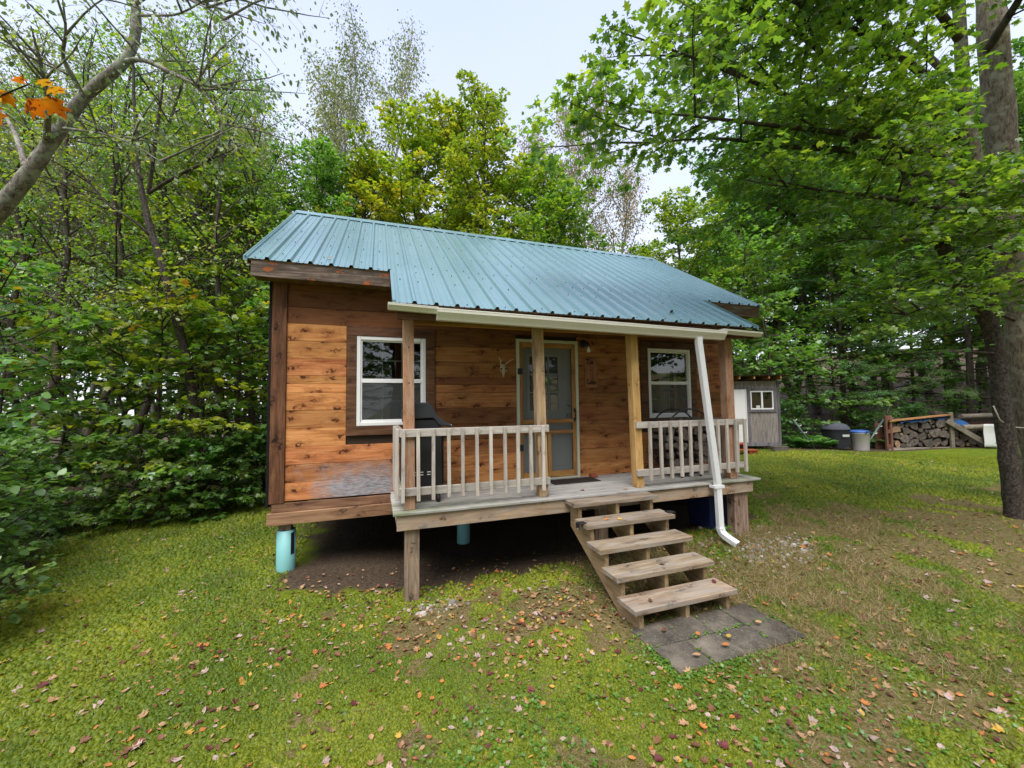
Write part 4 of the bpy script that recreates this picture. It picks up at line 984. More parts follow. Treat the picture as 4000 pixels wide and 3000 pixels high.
for (a, b, c, d) in ((.10, 1.04, 2.02, 2.11), (.10, 1.04, 1.28, 1.37), (.10, .165, 1.37, 2.02), (.965, 1.04, 1.37, 2.02)): mb.box(a, b, -.035, -.001, c, d, 0, .3)
W = mb.build('window', [M['shed_trim']], t, local=True, bevel=.004)
mb = MB()
for (a, b, c, d) in ((.166, .964, 1.97, 2.019), (.166, .964, 1.371, 1.415), (.166, .21, 1.415, 1.97), (.92, .964, 1.415, 1.97), (.54, .60, 1.415, 1.97)): mb.box(a, b, -.02, .03, c, d, 0)
mb.build('window_frame', [M['vinyl']], W, local=True, bevel=.003)
for a, b in ((.21, .54), (.60, .92)):
    mb = MB(); mb.add([(a,.012,1.415),(b,.012,1.415),(b,.012,1.97),(a,.012,1.97)], [(0,1,2,3)], 0); mb.build('pane', [M['glass']], W, local=True)
mb = MB(); mb.box(.37, .50, -.0, .008, 1.425, 1.51, 0); mb.build('window_note', [M['glasswhite']], W, local=True)
mb = MB(); mb.box(-.74, .005, .0, .035, .25, 2.075, 0); D_ = mb.build('door', [M['vinyl']], t, local=True, bevel=.004)
mb = MB(); mb.tube([(-.05, .0, 1.02), (-.05, -.05, 1.02), (-.05, -.07, 1.02)], [.012, .03, .022], 12, 0); mb.build('knob', [M['chrome']], D_, local=True)
mb = MB(); mb.box(-.772, -.742, -.015, .03, .245, 2.085, 0); mb.box(.008, .036, -.015, .03, .245, 2.085, 0); mb.build('door_frame', [M['vinyl']], t, local=True)
mb = MB()
for x in (-.85, -.35, .15, .65, 1.05): mb.beam((x, -.32, 2.47), (x, 1.75, 2.27), .045, .10, 0, random.random())
mb.build('rafter', [M['plank_y']], t, local=True)
mb = MB()
for k in range(26): x = -1.2+k*.1; mb.add([(x, -.36, 2.535), (x+.05, -.36, 2.552), (x+.1, -.36, 2.535), (x+.1, 1.8, 2.335), (x+.05, 1.8, 2.352), (x, 1.8, 2.335)], [(0,1,4,5),(1,2,3,4)], 0, .5)
mb.build('roof', [M['roofing']], t, local=True)
bp = at(3018, 1748, 12.9)
t2 = local_thing('concrete_block', 'pale concrete block under the right corner of the plywood shed', 'concrete block', (bp[0], bp[1])); mb = MB(); mb.box(-.02, .46, -.1, .1, -.05, .17, 0); mb.build('block', [M['paver']], t2, local=True, bevel=.01)
sp_ = at(2880, 1765, 12.7)
t2 = local_thing('shed_steps', 'small red stained wooden steps below the shed door', 'steps', (sp_[0], sp_[1]))
mb = MB(); mb.box(-.35, .55, -.28, .02, .11, .15, 0); mb.build('tread', [M['redwood']], t2, local=True, bevel=.005)
mb = MB(); mb.box(-.35, .30, .03, .33, .29, .33, 0); mb.build('tread', [M['redwood']], t2, local=True, bevel=.005)
mb = MB(); mb.prism([(-.28, 0), (.33, 0), (.33, .288), (.04, .288), (.04, .108), (-.28, .108)], 'x', .24, .28, 0); mb.prism([(-.28, 0), (.33, 0), (.33, .288), (.04, .288), (.04, .108), (-.28, .108)], 'x', -.3, -.26, 0); mb.box(.281, .5, -.26, -.22, 0, .108, 0); mb.build('step_side', [M['redwood']], t2, local=True, bevel=.004)
# two leaning poles with hooks
for lab, (ut, vt), (ub, vb) in (('green metal pole with hooks leaning left between shed and covered grill', (3098, 1645), (3190, 1760)), ('green metal pole leaning right in front of the trash can', (3452, 1640), (3363, 1762))):
    b_ = at(ub, vb, 14.0); tp = at(ut, vt, 14.2); zb = gz(b_[0], b_[1]); dz = zb-b_[2]
    t = thing('leaning_pole', lab, 'pole', (b_[0], b_[1], zb), 0, 'leaning green metal poles')
    mb = MB(); mb.tube([(b_[0], b_[1], zb-.1), (tp[0], tp[1], tp[2]+dz)], .032, 10, 0); mb.build('shaft', [M['steel']], t)
    mb = MB()
    for q in (.55, .78, .98):
        c = Vector((b_[0], b_[1], zb)).lerp(Vector((tp[0], tp[1], tp[2]+dz)), q); mb.tube([c, c+Vector((.05, -.05, -.01)), c+Vector((.09, -.06, .03))], .009, 6, 0)
    mb.build('hook', [M['vinyl']], t)
# covered kettle grill
g_ = at(3268, 1752, 14.4)
t = local_thing('covered_grill', 'round barbecue under a charcoal fitted cover beside the ferns', 'grill', (g_[0], g_[1]))
mb = MB(); n_ = 28; prof = [(.40, .10), (.405, .3), (.40, .55), (.415, .72), (.43, .76), (.40, .84), (.31, .93), (.15, .985), (.02, .995)]
V = []
for j, (r, z) in enumerate(prof):
    for k in range(n_):
        a = 2*math.pi*k/n_; wv = 1+(.035*math.sin(5*a+j*.4)+.02*math.sin(11*a))*(1 if j < 3 else .4); V.append((r*wv*math.cos(a), r*wv*math.sin(a), z+(.025*math.sin(4*a) if j == 0 else 0)))
F = [(j*n_+k, j*n_+(k+1) % n_, (j+1)*n_+(k+1) % n_, (j+1)*n_+k) for j in range(len(prof)-1) for k in range(n_)]
mb.add(V, [f for f in F[:n_*4]], 0, .5, smooth=True); mb.add(V, [f for f in F[n_*4:]]+[tuple((len(prof)-1)*n_+k for k in range(n_))], 1, .5, smooth=True)
cv_ = mb.build('fitted_cover', [M['cover'], M['cover_top']], t, local=True)
mb = MB()
for k in range(6):
    a0 = R(-104+k*6); a1 = R(-104+(k+1)*6); q = .432; mb.add([(q*math.cos(a), q*math.sin(a), z) for a, z in ((a0,.50),(a1,.50),(a1,.585),(a0,.585))], [(0,1,2,3)], 0)
mb.build('cover_badge', [M['badge']], cv_, local=True)
for x, y in ((-.28, -.2), (.3, -.22), (0, .3)):
    mb = MB(); mb.tube([(x*.7, y*.7, .35), (x*1.25, y*1.25, .0)], .014, 8, 0); mb.build('leg', [M['black']], t, local=True)
# bin with blue lid
g_ = at(3362, 1758, 14.2)
t = local_thing('trash_bin', 'pale grey plastic trash bin with a blue lid near the woodpile', 'trash bin', (g_[0], g_[1]))
mb = MB(); mb.lathe([(.235, 0), (.245, .02), (.285, .60), (.30, .61), (.30, .655), (.275, .66)], (0,0,0), 28, 0); mb.build('bin_body', [M['bin']], t, local=True)
mb = MB(); mb.lathe([(.305, .645), (.315, .66), (.31, .685), (.25, .725), (.12, .745), (.01, .75)], (0,0,0), 28, 0); L_ = mb.build('lid', [M['binlid']], t, local=True)
mb = MB(); mb.tube([(-.07, -.315, .61), (-.07, -.345, .63), (-.07, -.345, .71), (.07, -.345, .71), (.07, -.345, .63), (.07, -.315, .61)], .013, 8, 0); mb.build('handle', [M['black']], t, local=True)
# woodpile bays
WP = at(3470, 1757, 14.0)
def wloc(x, y=0): c, s = math.cos(AXR), math.sin(AXR); return (WP[0]+x*c-y*s, WP[1]+x*s+y*c)
wz = gz(*wloc(1.2)); 
rk = thing('firewood_rack', 'low firewood rack of pallet ends and posts, packed with cut logs', 'firewood rack', (WP[0], WP[1], wz), AXR)
mb = MB()
for x in (-.09, .075): mb.box(x, x+.07, -.06, .02, -.05, 1.19, 0)
pe = mb.build('pallet_end', [M['pallet']], rk, local=True, bevel=.005)
mb = MB()
for z in (.02, .55, 1.04): mb.box(-.019, .074, -.055, .0, z, z+(.13 if z < 1 else .15), 0)
mb.build('pallet_slat', [M['pallet']], pe, local=True, bevel=.004)
mb = MB(); mb.box(2.20, 2.33, -.09, -.02, -.1, 1.28, 0); mb.build('rack_post', [M['plank']], rk, local=True, bevel=.006)
mb = MB(); mb.box(-.05, 2.24, -.04, .02, -.06, .035, 0); mb.build('rack_rail', [M['plank']], rk, local=True, bevel=.005)
mb = MB(); mb.box(-.05, 5.2, .40, .44, -.06, .9, 0, .1); mb.build('rack_back', [M['pallet']], rk, local=True)
mb = MB(); mb.beam((2.06, -.12, .98), (3.46, -.35, -.04), .05, .17, 0); mb.build('rack_brace', [M['plank']], rk, local=True, bevel=.005)
random.seed(19)
lp = []
def pack(xa, xb, za, zt, labels, group, yb, tries=5000):
    """random close packing of round, half and quartered log ends, largest first"""
    got = []
    for k in range(tries):
        r = .15*(1-k/tries)**1.6+.045 if k < tries*.9 else .04
        r *= random.uniform(.8, 1.1); x = random.uniform(xa+r, xb-r); z = random.uniform(za+r*.8, zt(x)-r*.8) if zt(x)-r*.8 > za+r*.8 else -1
        if z < 0 or any((x-a)**2+((z-b)*1.12)**2 < (.93*(r+c))**2 for a, b, c in got): continue
        got.append((x, z, r))
    for x, z, r in sorted(got, key=lambda q: q[1]):
        kind = 'round' if r < .085 and random.random() < .75 else random.choice(['half', 'split', 'half', 'round'])
        if len(lp) < 14: o = log_proto(kind, .09, .42, 300+len(lp), (0,0,0)); lp.append((kind, o))
        else:
            c = [q for k_, q in lp if k_ == kind] or [q for _, q in lp]; o = link(random.choice(c).copy())
        s = r/.09; px, py = wloc(x, yb+random.uniform(-.04, .05))
        o.location = (px, py, wz+z); o.scale = (s*1.06, 1, s*.98)
        o.rotation_euler = (R(random.uniform(-3, 3)), R(random.uniform(-30, 30)+random.choice([0, 180]) if kind != 'round' else random.uniform(0, 360)), AXR+R(random.uniform(-4, 4)))
        tag(o, labels, 'firewood log', group)
pack(.16, 2.19, .04, lambda x: .90+.10*(x-.16), 'cut log stacked end-on in the pallet-ended firewood bay', 'cut logs in the left firewood bay', .18)
pack(2.45, 4.4, .02, lambda x: .62, 'dim stacked log in the bay behind the slanting brace', 'logs in the right firewood bay', .25)
# boards and tarps over the wood
a_ = wloc(.02, .1); b_ = wloc(2.22, .05)
t = thing('roof_plank', 'thin orange plank lying slanted across the firewood stack', 'plank', (a_[0], a_[1], wz+.96)); mb = MB(); mb.beam((a_[0], a_[1]-.03, wz+.975), (b_[0], b_[1]-.03, wz+1.19), .34, .035, 0); mb.build('board', [M['plank_y']], t, bevel=.004)
def tarp(name, label, x0, x1, y0, y1, zf, mat, droop):
    p = wloc((x0+x1)/2, (y0+y1)/2); t = thing(name, label, 'tarp', (p[0], p[1], wz+zf(x0)-.1), 0, 'blue tarps over the firewood')
    nx, ny = 24, 8; V = []; rg = random.Random(int(x0*10))
    for j in range(ny):
        for i in range(nx):
            x = x0+(x1-x0)*i/(nx-1); y = y0+(y1-y0)*j/(ny-1); q = wloc(x, y)
            V.append((q[0], q[1], wz+zf(x)-(droop*(1-j/2.5) if j < 2.5 else 0)*(1+.35*math.sin(x*7))+.02*math.sin(x*13+j)+rg.uniform(-.012, .012)))
    mb = MB(); mb.add(V, [(j*nx+i, j*nx+i+1, (j+1)*nx+i+1, (j+1)*nx+i) for j in range(ny-1) for i in range(nx-1)], 0, .5, smooth=True)
    o = mb.build('tarp_sheet', [mat], t); s = o.modifiers.new('thick', 'SOLIDIFY'); s.thickness = .006; return t
tarp('tarp', 'blue tarp edge showing below the slanted plank', .45, 2.2, -.08, .4, lambda x: .955+.098*(x-.1), M['tarp_blue'], .08)
tarp('tarp', 'crumpled blue tarp heaped between the horizontal logs', 2.45, 3.0, -.1, .35, lambda x: .88+.10*math.sin((x-2.45)*5), M['tarp_blue'], .2)
for lab, x0, x1, z, r, y in (('long mossy log laid flat under the blue tarp', 2.58, 4.9, .74, .09, -.12), ('long bare log lying on top of the woodpile', 2.85, 5.0, 1.12, .085, .15), ('thin dark log across the top of the woodpile', 2.4, 5.0, .99, .05, .2)):
    p = wloc(x0, y); q = wloc(x1, y); t = thing('long_log', lab, 'log', (p[0], p[1], wz+z-r), 0, 'long logs across the right woodpile')
    mb = MB(); mb.tube([(p[0], p[1], wz+z), ((p[0]+q[0])/2, (p[1]+q[1])/2, wz+z+.02), (q[0], q[1], wz+z+.04)], [r, r*1.04, r*.95], 14, 0); mb.build('log_body', [M['plank'] if 'bare' in lab or 'mossy' in lab else M['bark']], t)
t = thing('lean_boards', 'rough old boards leaning behind the firewood bay post', 'boards', (*wloc(1.9, .3), wz+1.1))

for (xa, xb, za, zb, wd_, ht) in ((2.02, 2.55, 1.28, 1.20, .25, .11), (.12, .9, 1.02, 1.02, .2, .1)):
    mb = MB(); p = wloc(xa, .35); q = wloc(xb, .35); mb.beam((p[0], p[1], wz+za), (q[0], q[1], wz+zb), wd_, ht, 0); mb.build('board', [M['bark']], t)
# printed deer sheet hung in front of the second bay
t = thing('deer_target', 'white cloth sheet printed with a brown deer, hung on the woodpile', 'target sheet', (*wloc(3.35, -.42), wz+.03), AXR)
ox = 2.98; W_, H_ = 1.35, .80; nx, nz = 20, 12; V = []
cx_ = 3.35
def sheet(u, v): return (ox-cx_+u+.05*(1-v/H_)*(u/W_-.4), .3-.3-.02*math.sin(u*6)-.01*math.sin(v*9), .02+v+.02*math.sin(u*5+1))
for j in range(nz):
    for i in range(nx): V.append(sheet(W_*i/(nx-1), H_*j/(nz-1)))
mb = MB(); mb.add(V, [(j*nx+i, j*nx+i+1, (j+1)*nx+i+1, (j+1)*nx+i) for j in range(nz-1) for i in range(nx-1)], 0, .5, smooth=True); sh = mb.build('cloth', [M['cloth']], t, local=True); s = sh.modifiers.new('thick', 'SOLIDIFY'); s.thickness = .006; s.offset = 1
def flat(poly, mat, name, off):
    pts = [Vector(sheet(u, v))+Vector((0, -off, 0)) for u, v in poly]; mb = MB(); mb.add(pts, [tuple(range(len(pts)))], 0, .5); return mb.build(name, [mat], t, local=True)
flat([(.40,.44),(.43,.50),(.52,.53),(.70,.51),(.85,.55),(.93,.66),(1.0,.74),(1.1,.72),(1.14,.66),(1.04,.63),(.99,.50),(.95,.40),(.80,.36),(.60,.37),(.46,.36)], M['deerbrown'], 'deer_print', .012)
for poly in ([(.42,.44),(.50,.36),(.42,.26),(.36,.24),(.37,.15),(.42,.15),(.40,.22),(.46,.25)], [(.47,.40),(.56,.37),(.56,.30),(.62,.24),(.60,.15),(.56,.15),(.58,.22),(.50,.29)], [(.78,.38),(.86,.38),(.84,.26),(.85,.14),(.81,.14),(.80,.26)], [(.88,.40),(.95,.42),(.96,.28),(1.0,.14),(.96,.14),(.92,.26)], [(.34,.13),(1.05,.13),(1.05,.145),(.34,.15)]): flat(poly, M['deerbrown'], 'deer_print', .013)
flat([(.40,.46),(.44,.51),(.49,.49),(.50,.43),(.45,.40),(.41,.41)], M['deerpale'], 'deer_print', .0165)
# ------------------------------------------------------------------ vegetation
def half(pts): return np.array(pts+[(u, -v) for u, v in pts[::-1] if v != 0], float)
T_MAPLE = half([(0,0),(.06,.26),(.24,.50),(.36,.25),(.64,.46),(.66,.17),(1.0,0)])
T_OVAL = half([(0,0),(.25,.25),(.6,.27),(1,0)])
T_OVALW = half([(0,0),(.2,.30),(.5,.38),(.8,.2),(1,0)])
T_RHOMB = half([(0,0),(.42,.40),(1,0)])
T_SMALL = half([(0,0),(.45,.30),(1,0)])
T_NEEDLE = np.array([(0,.05),(0,-.05),(1,0)], float)
def nrmz(a): return a/np.maximum(np.linalg.norm(a, axis=-1, keepdims=True), 1e-9)
class Leaves:
    def __init__(s): s.P = []; s.D = []; s.N = []; s.S = []
    def add(s, P, D, Nn, S): s.P.append(P); s.D.append(D); s.N.append(Nn); s.S.append(S)
    def mesh(s, name, tmpl, mat, rng, curl=.25, droop=.15):
        P = np.concatenate(s.P); D = nrmz(np.concatenate(s.D)); Nn = np.concatenate(s.N); S = np.concatenate(s.S)
        B = nrmz(np.cross(Nn, D)); Nn = np.cross(D, B)
        u = tmpl[:, 0]; v = tmpl[:, 1]; k = len(tmpl); n = len(P)
        off = -curl*np.abs(v)*1.2-droop*u*u
        c = (rng.uniform(.4, 1.6, (n, 1))*off[None, :])[..., None]
        V = P[:, None, :]+S[:, None, None]*(u[None, :, None]*D[:, None, :]+v[None, :, None]*B[:, None, :]+c*Nn[:, None, :])
        rnd = rng.random(n)
        # clumps of a crown turn together: low-frequency drift of the colour index
        dr = fbm(P[:, 0]*.9+P[:, 2]*.7+50, P[:, 1]*.9-P[:, 2]*.4+50, 5, 3)
        rnd = np.clip(.62*rnd+.75*(dr-.28), 0, 1)
        return raw_mesh(name, V.reshape(-1, 3), np.arange(n*k), np.full(n, k), [mat], {'rnd': rnd})
UPV = np.array([0, 0, 1.0])
def poly_at(pts, s):
    d = np.linalg.norm(np.diff(pts, axis=0), axis=1); c = np.concatenate([[0], np.cumsum(d)]); c /= c[-1]
    i = min(len(pts)-2, int(np.searchsorted(c, s, 'right')-1)); f = (s-c[i])/max(c[i+1]-c[i], 1e-9)
    return pts[i]*(1-f)+pts[i+1]*f, nrmz((pts[i+1]-pts[i])[None])[0]
def foliate(limbs, mb, lv, rng, subs, sub_len, per, leaf, spread=.5, flat=.25, sag=.12, s0=.2, twig=.006, hang=0.0, jit=.06, depth2=True):
    """twigs alternate along each limb in a flattish spray; leaves sit along the twigs"""
    for pts in limbs:
        pts = np.asarray(pts, float); L = np.linalg.norm(np.diff(pts, axis=0), axis=1).sum()
        ns = max(3, int(subs*max(.4, min(1.6, L/2.0))))
        for k in range(ns):
            s = s0+(1-s0)*(k+rng.uniform(0, 1))/ns
            p, T = poly_at(pts, min(s, .999)); side = nrmz(np.cross(T, UPV)[None])[0] if abs(T[2]) < .97 else np.array([math.cos(k), math.sin(k), 0])
            if abs(T[2]) > .8: a = rng.uniform(0, 6.28); side = np.array([math.cos(a), math.sin(a), 0])
            sg = 1 if k % 2 else -1
            ang = rng.uniform(.5, 1.15); d = T*math.cos(ang)*(1 if abs(T[2]) < .8 else .45)+side*sg*math.sin(ang)+UPV*rng.normal(.06, flat)
            d = d/np.linalg.norm(d); ln = sub_len*rng.uniform(.55, 1.15)*(1-.45*s)
            tt = np.array([0, .35, .7, 1.0]); q = p+np.outer(tt*ln, d)-np.outer(tt**2*ln*sag, UPV)
            if twig: mb.tube([q[0], q[1], q[3]], [twig, twig*.8, twig*.4], 4, 0, .5, cap=False)
            t = np.sqrt(rng.uniform(.02, 1.0, per)); base = p+np.outer(t*ln, d)-np.outer(t**2*ln*sag, UPV)
            lat = nrmz(np.cross(d, UPV)[None])[0]; w_ = rng.choice([-1, 1], per)*rng.uniform(.15, 1, per)*spread*ln*(1.05-t*.6)
            base = base+np.outer(w_, lat)+rng.normal(0, jit, (per, 3))*np.array([1, 1, .8])-np.outer(np.abs(w_)*.12, UPV)
            ax = d[None]*rng.uniform(.2, 1, (per, 1))+lat[None]*np.sign(w_)[:, None]*rng.uniform(.1, 1, (per, 1))+rng.normal(0, .3, (per, 3))
            ax = nrmz(ax)-np.outer(rng.uniform(0, .5, per)+hang, UPV)
            nn = UPV[None]+rng.normal(0, .38+hang*.6, (per, 3))
            lv.add(base, ax, nn, leaf*rng.uniform(.45, 1.2, per))
def limb_curve(start, az, elev, L, rng, bend=.12, up=.0, n=6):
    d = np.array([math.cos(az)*math.cos(elev), math.sin(az)*math.cos(elev), math.sin(elev)])
    pts = [np.array(start, float)]; st = L/(n-1)
    for i in range(n-1):
        d = d+rng.normal(0, bend, 3)*.6+UPV*up; d /= np.linalg.norm(d); pts.append(pts[-1]+d*st)
    return np.array(pts)
def gen_tree(seed, H, r0, base, cr, n_limb, subs, per, leaf, tmpl, bark, leafmat, elev=(.1, .9), prof=None, flat=.22, sag=.12, up=.03, hang=0, stems=1, spread=.5, sub_len=.9, wob=.12, curl=.25, droop=.15, s0=.2, twig=.006, jit=.06, top=1.0):
    rng = np.random.default_rng(seed); mb = MB(); lv = Leaves(); random.seed(seed)
    prof = prof or (lambda t: max(.18, math.sin(math.pi*(.18+.80*t))**.8))
    for si in range(stems):
        lean = rng.normal(0, .05, 2) if stems == 1 else np.array([math.cos(si*2.4+seed), math.sin(si*2.4+seed)])*rng.uniform(.06, .16)
        n = 9; tp = [np.array([0, 0, -.35])]; Hs = H*(1 if si == 0 else rng.uniform(.75, 1))
        for i in range(1, n):
            z = Hs*i/(n-1); tp.append(np.array([lean[0]*z+wob*rng.normal()*min(1, z), lean[1]*z+wob*rng.normal()*min(1, z), z]))
        tp = np.array(tp); rad = [r0*(1.25 if i == 0 else 1)*(1-.93*i/(n-1))+.006 for i in range(n)]
        if stems > 1: rad = [q*.75 for q in rad]
        mb.tube(tp, rad, 10, 0, .5, cap=False)
        limbs = []; az = rng.uniform(0, 6.28)
        for k in range(n_limb):
            t = (k+.5)/n_limb; h = base+(Hs*top-base)*t; az += 2.399+rng.normal(0, .35)
            p, T = poly_at(tp, (h+.35)/(Hs+.35)); L = cr*prof(t)*rng.uniform(.75, 1.2)
            e = elev[0]+(elev[1]-elev[0])*t+rng.normal(0, .12)
            lc = limb_curve(p, az, e, L, rng, .14, up); limbs.append(lc)
            rr = max(.012, r0*.34*(1-t*.75)); mb.tube(lc, [rr*(1-.8*i/5)+.004 for i in range(6)], 5, 0, .5, cap=False)
        limbs.append(tp[-3:])
        foliate(limbs, mb, lv, rng, subs, sub_len, per, leaf, spread, flat, sag, s0, twig, hang, jit)
    tm = mb.build('trunk', [bark]); trunk = tm.data; bpy.data.objects.remove(tm)
    return trunk, lv.mesh('crown', tmpl, leafmat, rng, curl, droop)
n_tree = [0]
def put_tree(kind, name, label, x, y, s=1.0, rz=None, group=None, leafmat=None, bark=None, cat='tree', sz=None, z=None):
    trunk, crown = kind
    rz = random.uniform(0, 6.28) if rz is None else rz
    t = thing(name, label, cat, (x, y, (gz(x, y) if z is None else z)-.03), rz, group); t.scale = (s, s, s*(sz or 1))
    a = link(bpy.data.objects.new('trunk' if cat == 'tree' else 'stem', trunk)); b = link(bpy.data.objects.new('crown' if cat == 'tree' else 'foliage', crown)); a.parent = t; b.parent = t
    if leafmat: b.material_slots[0].link = 'OBJECT'; b.material_slots[0].material = leafmat
    if bark: a.material_slots[0].link = 'OBJECT'; a.material_slots[0].material = bark
    n_tree[0] += 1
    return t
def spot(u, d): p = at(u, 1575, d); return p[0], p[1]

K = {}
tier = lambda t: max(.2, 1.0-.72*t)*(1 if t > .12 else .75)
K['maple'] = gen_tree(1, 11, .14, 2.2, 3.1, 40, 9, 34, .155, T_RHOMB, M['bark'], M['leaf_green'], (.15, 1.0), flat=.25, sag=.15)
K['maple2'] = gen_tree(2, 12, .13, 3.2, 2.7, 40, 9, 32, .15, T_RHOMB, M['bark'], M['leaf_green'], (.25, 1.15), flat=.28, sag=.1)
K['open'] = gen_tree(3, 12, .12, 4.0, 3.0, 26, 8, 22, .14, T_RHOMB, M['bark'], M['leaf_lime'], (.4, 1.1), flat=.3, sag=.1, stems=2)
K['thin'] = gen_tree(4, 13, .10, 3.2, 2.4, 32, 8, 20, .10, T_SMALL, M['bark'], M['leaf_birch'], (.5, 1.1), flat=.35, sag=.2, hang=.4)
K['birch'] = gen_tree(5, 19, .13, 5.5, 3.0, 44, 9, 15, .13, T_SMALL, M['bark_aspen'], M['leaf_birch'], (.75, 1.25), prof=lambda t: .35+.65*math.sin(math.pi*min(1, t*1.02)), flat=.4, sag=.3, hang=.9, stems=2, sub_len=.8, jit=.16, twig=.007)
K['sap'] = gen_tree(6, 4.6, .035, .5, 1.7, 26, 8, 15, .15, T_MAPLE, M['bark'], M['leaf_green'], (-.05, .7), prof=tier, flat=.10, sag=.12, spread=.55, sub_len=.75, wob=.05, twig=.005, jit=.035)
K['sap2'] = gen_tree(7, 3.4, .028, .25, 1.5, 22, 8, 14, .14, T_MAPLE, M['bark'], M['leaf_green'], (-.1, .7), prof=tier, flat=.10, sag=.14, spread=.55, sub_len=.7, wob=.05, twig=.005, jit=.035)
K['sap3'] = gen_tree(8, 6.5, .045, 1.4, 1.9, 28, 8, 15, .145, T_MAPLE, M['bark'], M['leaf_green'], (.0, .9), prof=tier, flat=.12, sag=.12, spread=.55, sub_len=.8, wob=.06, twig=.005, jit=.04)
K['pine'] = gen_tree(9, 13, .15, 1.6, 3.6, 46, 13, 60, .13, T_NEEDLE, M['bark'], M['needle'], (-.08, .5), prof=lambda t: max(.12, 1-.85*t), flat=.12, sag=.30, up=.012, spread=.40, sub_len=.9, curl=0, droop=0, jit=.05)
K['bush'] = gen_tree(10, 1.5, .015, .08, .9, 16, 7, 16, .12, T_MAPLE, M['bark'], M['leaf_green'], (.0, .9), prof=tier, flat=.15, sag=.2, sub_len=.5, wob=.03, twig=.004, jit=.03)
K['shrub'] = gen_tree(12, 2.2, .022, .15, 1.0, 26, 7, 11, .10, T_OVALW, M['bark'], M['leaf_shrub'], (.1, .9), prof=lambda t: .8-.3*t, flat=.25, sag=.25, sub_len=.55, stems=3, wob=.04, twig=.004, jit=.03)
random.seed(3)
# --- left edge of the lawn: a wall of saplings, then thinner taller trees falling away behind
LG = 'maple saplings along the left edge of the lawn'
for i, (u, d, k, s, mt) in enumerate([(40, 6.4, 'sap', 1.0, None), (250, 7.2, 'sap2', 1.0, None), (480, 7.4, 'sap2', 1.1, None), (640, 7.8, 'sap', .95, None), (790, 7.9, 'sap2', 1.1, None), (930, 8.4, 'sap2', 1.2, None), (1040, 8.8, 'sap', 1.0, None)]):
    x, y = spot(u, d); put_tree(K[k], 'maple_sapling', 'leafy green maple sapling in the wall of foliage left of the cabin', x, y, s, group=LG, leafmat=M['leaf_lime'] if i % 2 else None)
LG2 = 'young maples behind the left saplings'
for i, (u, d, k, s, mt) in enumerate([(-350, 8, 'sap3', 1.1, None), (760, 10.2, 'sap3', 1.25, None), (930, 10.5, 'sap3', 1.2, None), (1080, 11.5, 'sap3', 1.1, None), (-150, 10.5, 'sap3', 1.2, None), (650, 12.5, 'sap3', 1.3, None), ]):
    x, y = spot(u, d); put_tree(K[k], 'young_maple', 'taller green young maple rising behind the saplings left of the cabin', x, y, s, group=LG2, leafmat=M['leaf_lime'] if i % 2 else None)
LG3 = 'slender trees in the left woods'
for (u, d, k, s, mt) in [(380, 8.6, 'thin', .85, 'leaf_lime'), (560, 9.0, 'thin', .9, 'leaf_green'), (880, 9.6, 'thin', .9, 'leaf_lime'), (150, 8.4, 'thin', .85, 'leaf_green'), (990, 10.5, 'thin', .9, 'leaf_green'), (-30, 9.2, 'thin', .9, 'leaf_lime'), (700, 10.8, 'thin', .95, 'leaf_lime'), (900, 13, 'birch', .72, None), (760, 14, 'birch', .78, None), (640, 12, 'birch', .62, None), (450, 13, 'birch', .7, None), (300, 12, 'birch', .66, None), (120, 13, 'birch', .7, None), (-80, 12, 'birch', .68, None), (-260, 12, 'birch', .7, None), (560, 17, 'birch', .9, None), (820, 18, 'birch', .95, None), (200, 17, 'birch', .9, None), (780, 13, 'maple2', .95, 'leaf_lime'), (960, 15, 'open', .95, 'leaf_lime'), (620, 16, 'thin', 1.0, None), (420, 15, 'thin', 1.0, None), (250, 14, 'thin', 1.05, None), (60, 13, 'thin', 1.0, None), (-150, 12, 'thin', 1.05, None), (-400, 11, 'thin', 1.1, None), (1000, 19, 'thin', 1.15, None), (850, 20, 'thin', 1.2, None), (500, 19, 'thin', 1.1, None), (330, 20, 'thin', 1.1, None), (150, 18, 'thin', 1.05, None), (-50, 20, 'thin', 1.2, None), (690, 23, 'thin', 1.2, None), (1080, 16, 'maple2', .8, None), (560, 13.5, 'open', .8, 'leaf_lime')]:
    x, y = spot(u, d); put_tree(K[k], 'slender_tree', 'thin leaved slender tree standing in the open woods at the far left', x, y, s, group=LG3, leafmat=M[mt] if mt else None)
# --- across the clearing, facing the porch (seen in the window panes)
for (x, y, k, s) in [(-6, -15, 'maple', 1.2), (-1, -16, 'maple', 1.25), (4.5, -16, 'maple', 1.2), (10, -15, 'maple', 1.2), (14, -11, 'maple', 1.1), (18, -7, 'maple', 1.1), (7, -18, 'maple2', 1.3), (-9, -17, 'maple', 1.0), (-3, -19, 'maple2', 1.0), (2, -20, 'maple', 1.1), (8, -19, 'maple2', 1.0), (13, -16, 'maple', 1.0), (-1, -23, 'pine', 1.1), (5, -24, 'pine', 1.1), (11, -22, 'maple', 1.2)]:
    put_tree(K[k], 'clearing_tree', 'green tree across the clearing mirrored in the cabin window panes', x, y, s, group='trees across the clearing')
for (u, d, s) in [(-500, 9, 1.3), (-250, 10.5, 1.4), (60, 12.5, 1.4), (330, 13, 1.5), (600, 13.5, 1.5), (-120, 15, 1.6), (60, 16, 1.7), (300, 17, 1.7), (500, 18, 1.7), (850, 15, 1.4), (960, 14, 1.4)]:
    x, y = spot(u, d); put_tree(K['sap2'], 'understory_sapling', 'dim low sapling deep between the trunks of the left woods', x, y, s, group='understory deep in the left woods')
x, y = 9.8, 4.7; put_tree(K['sap3'], 'young_maple', 'young maple outside the right wall, green through the side window', x, y, .8)
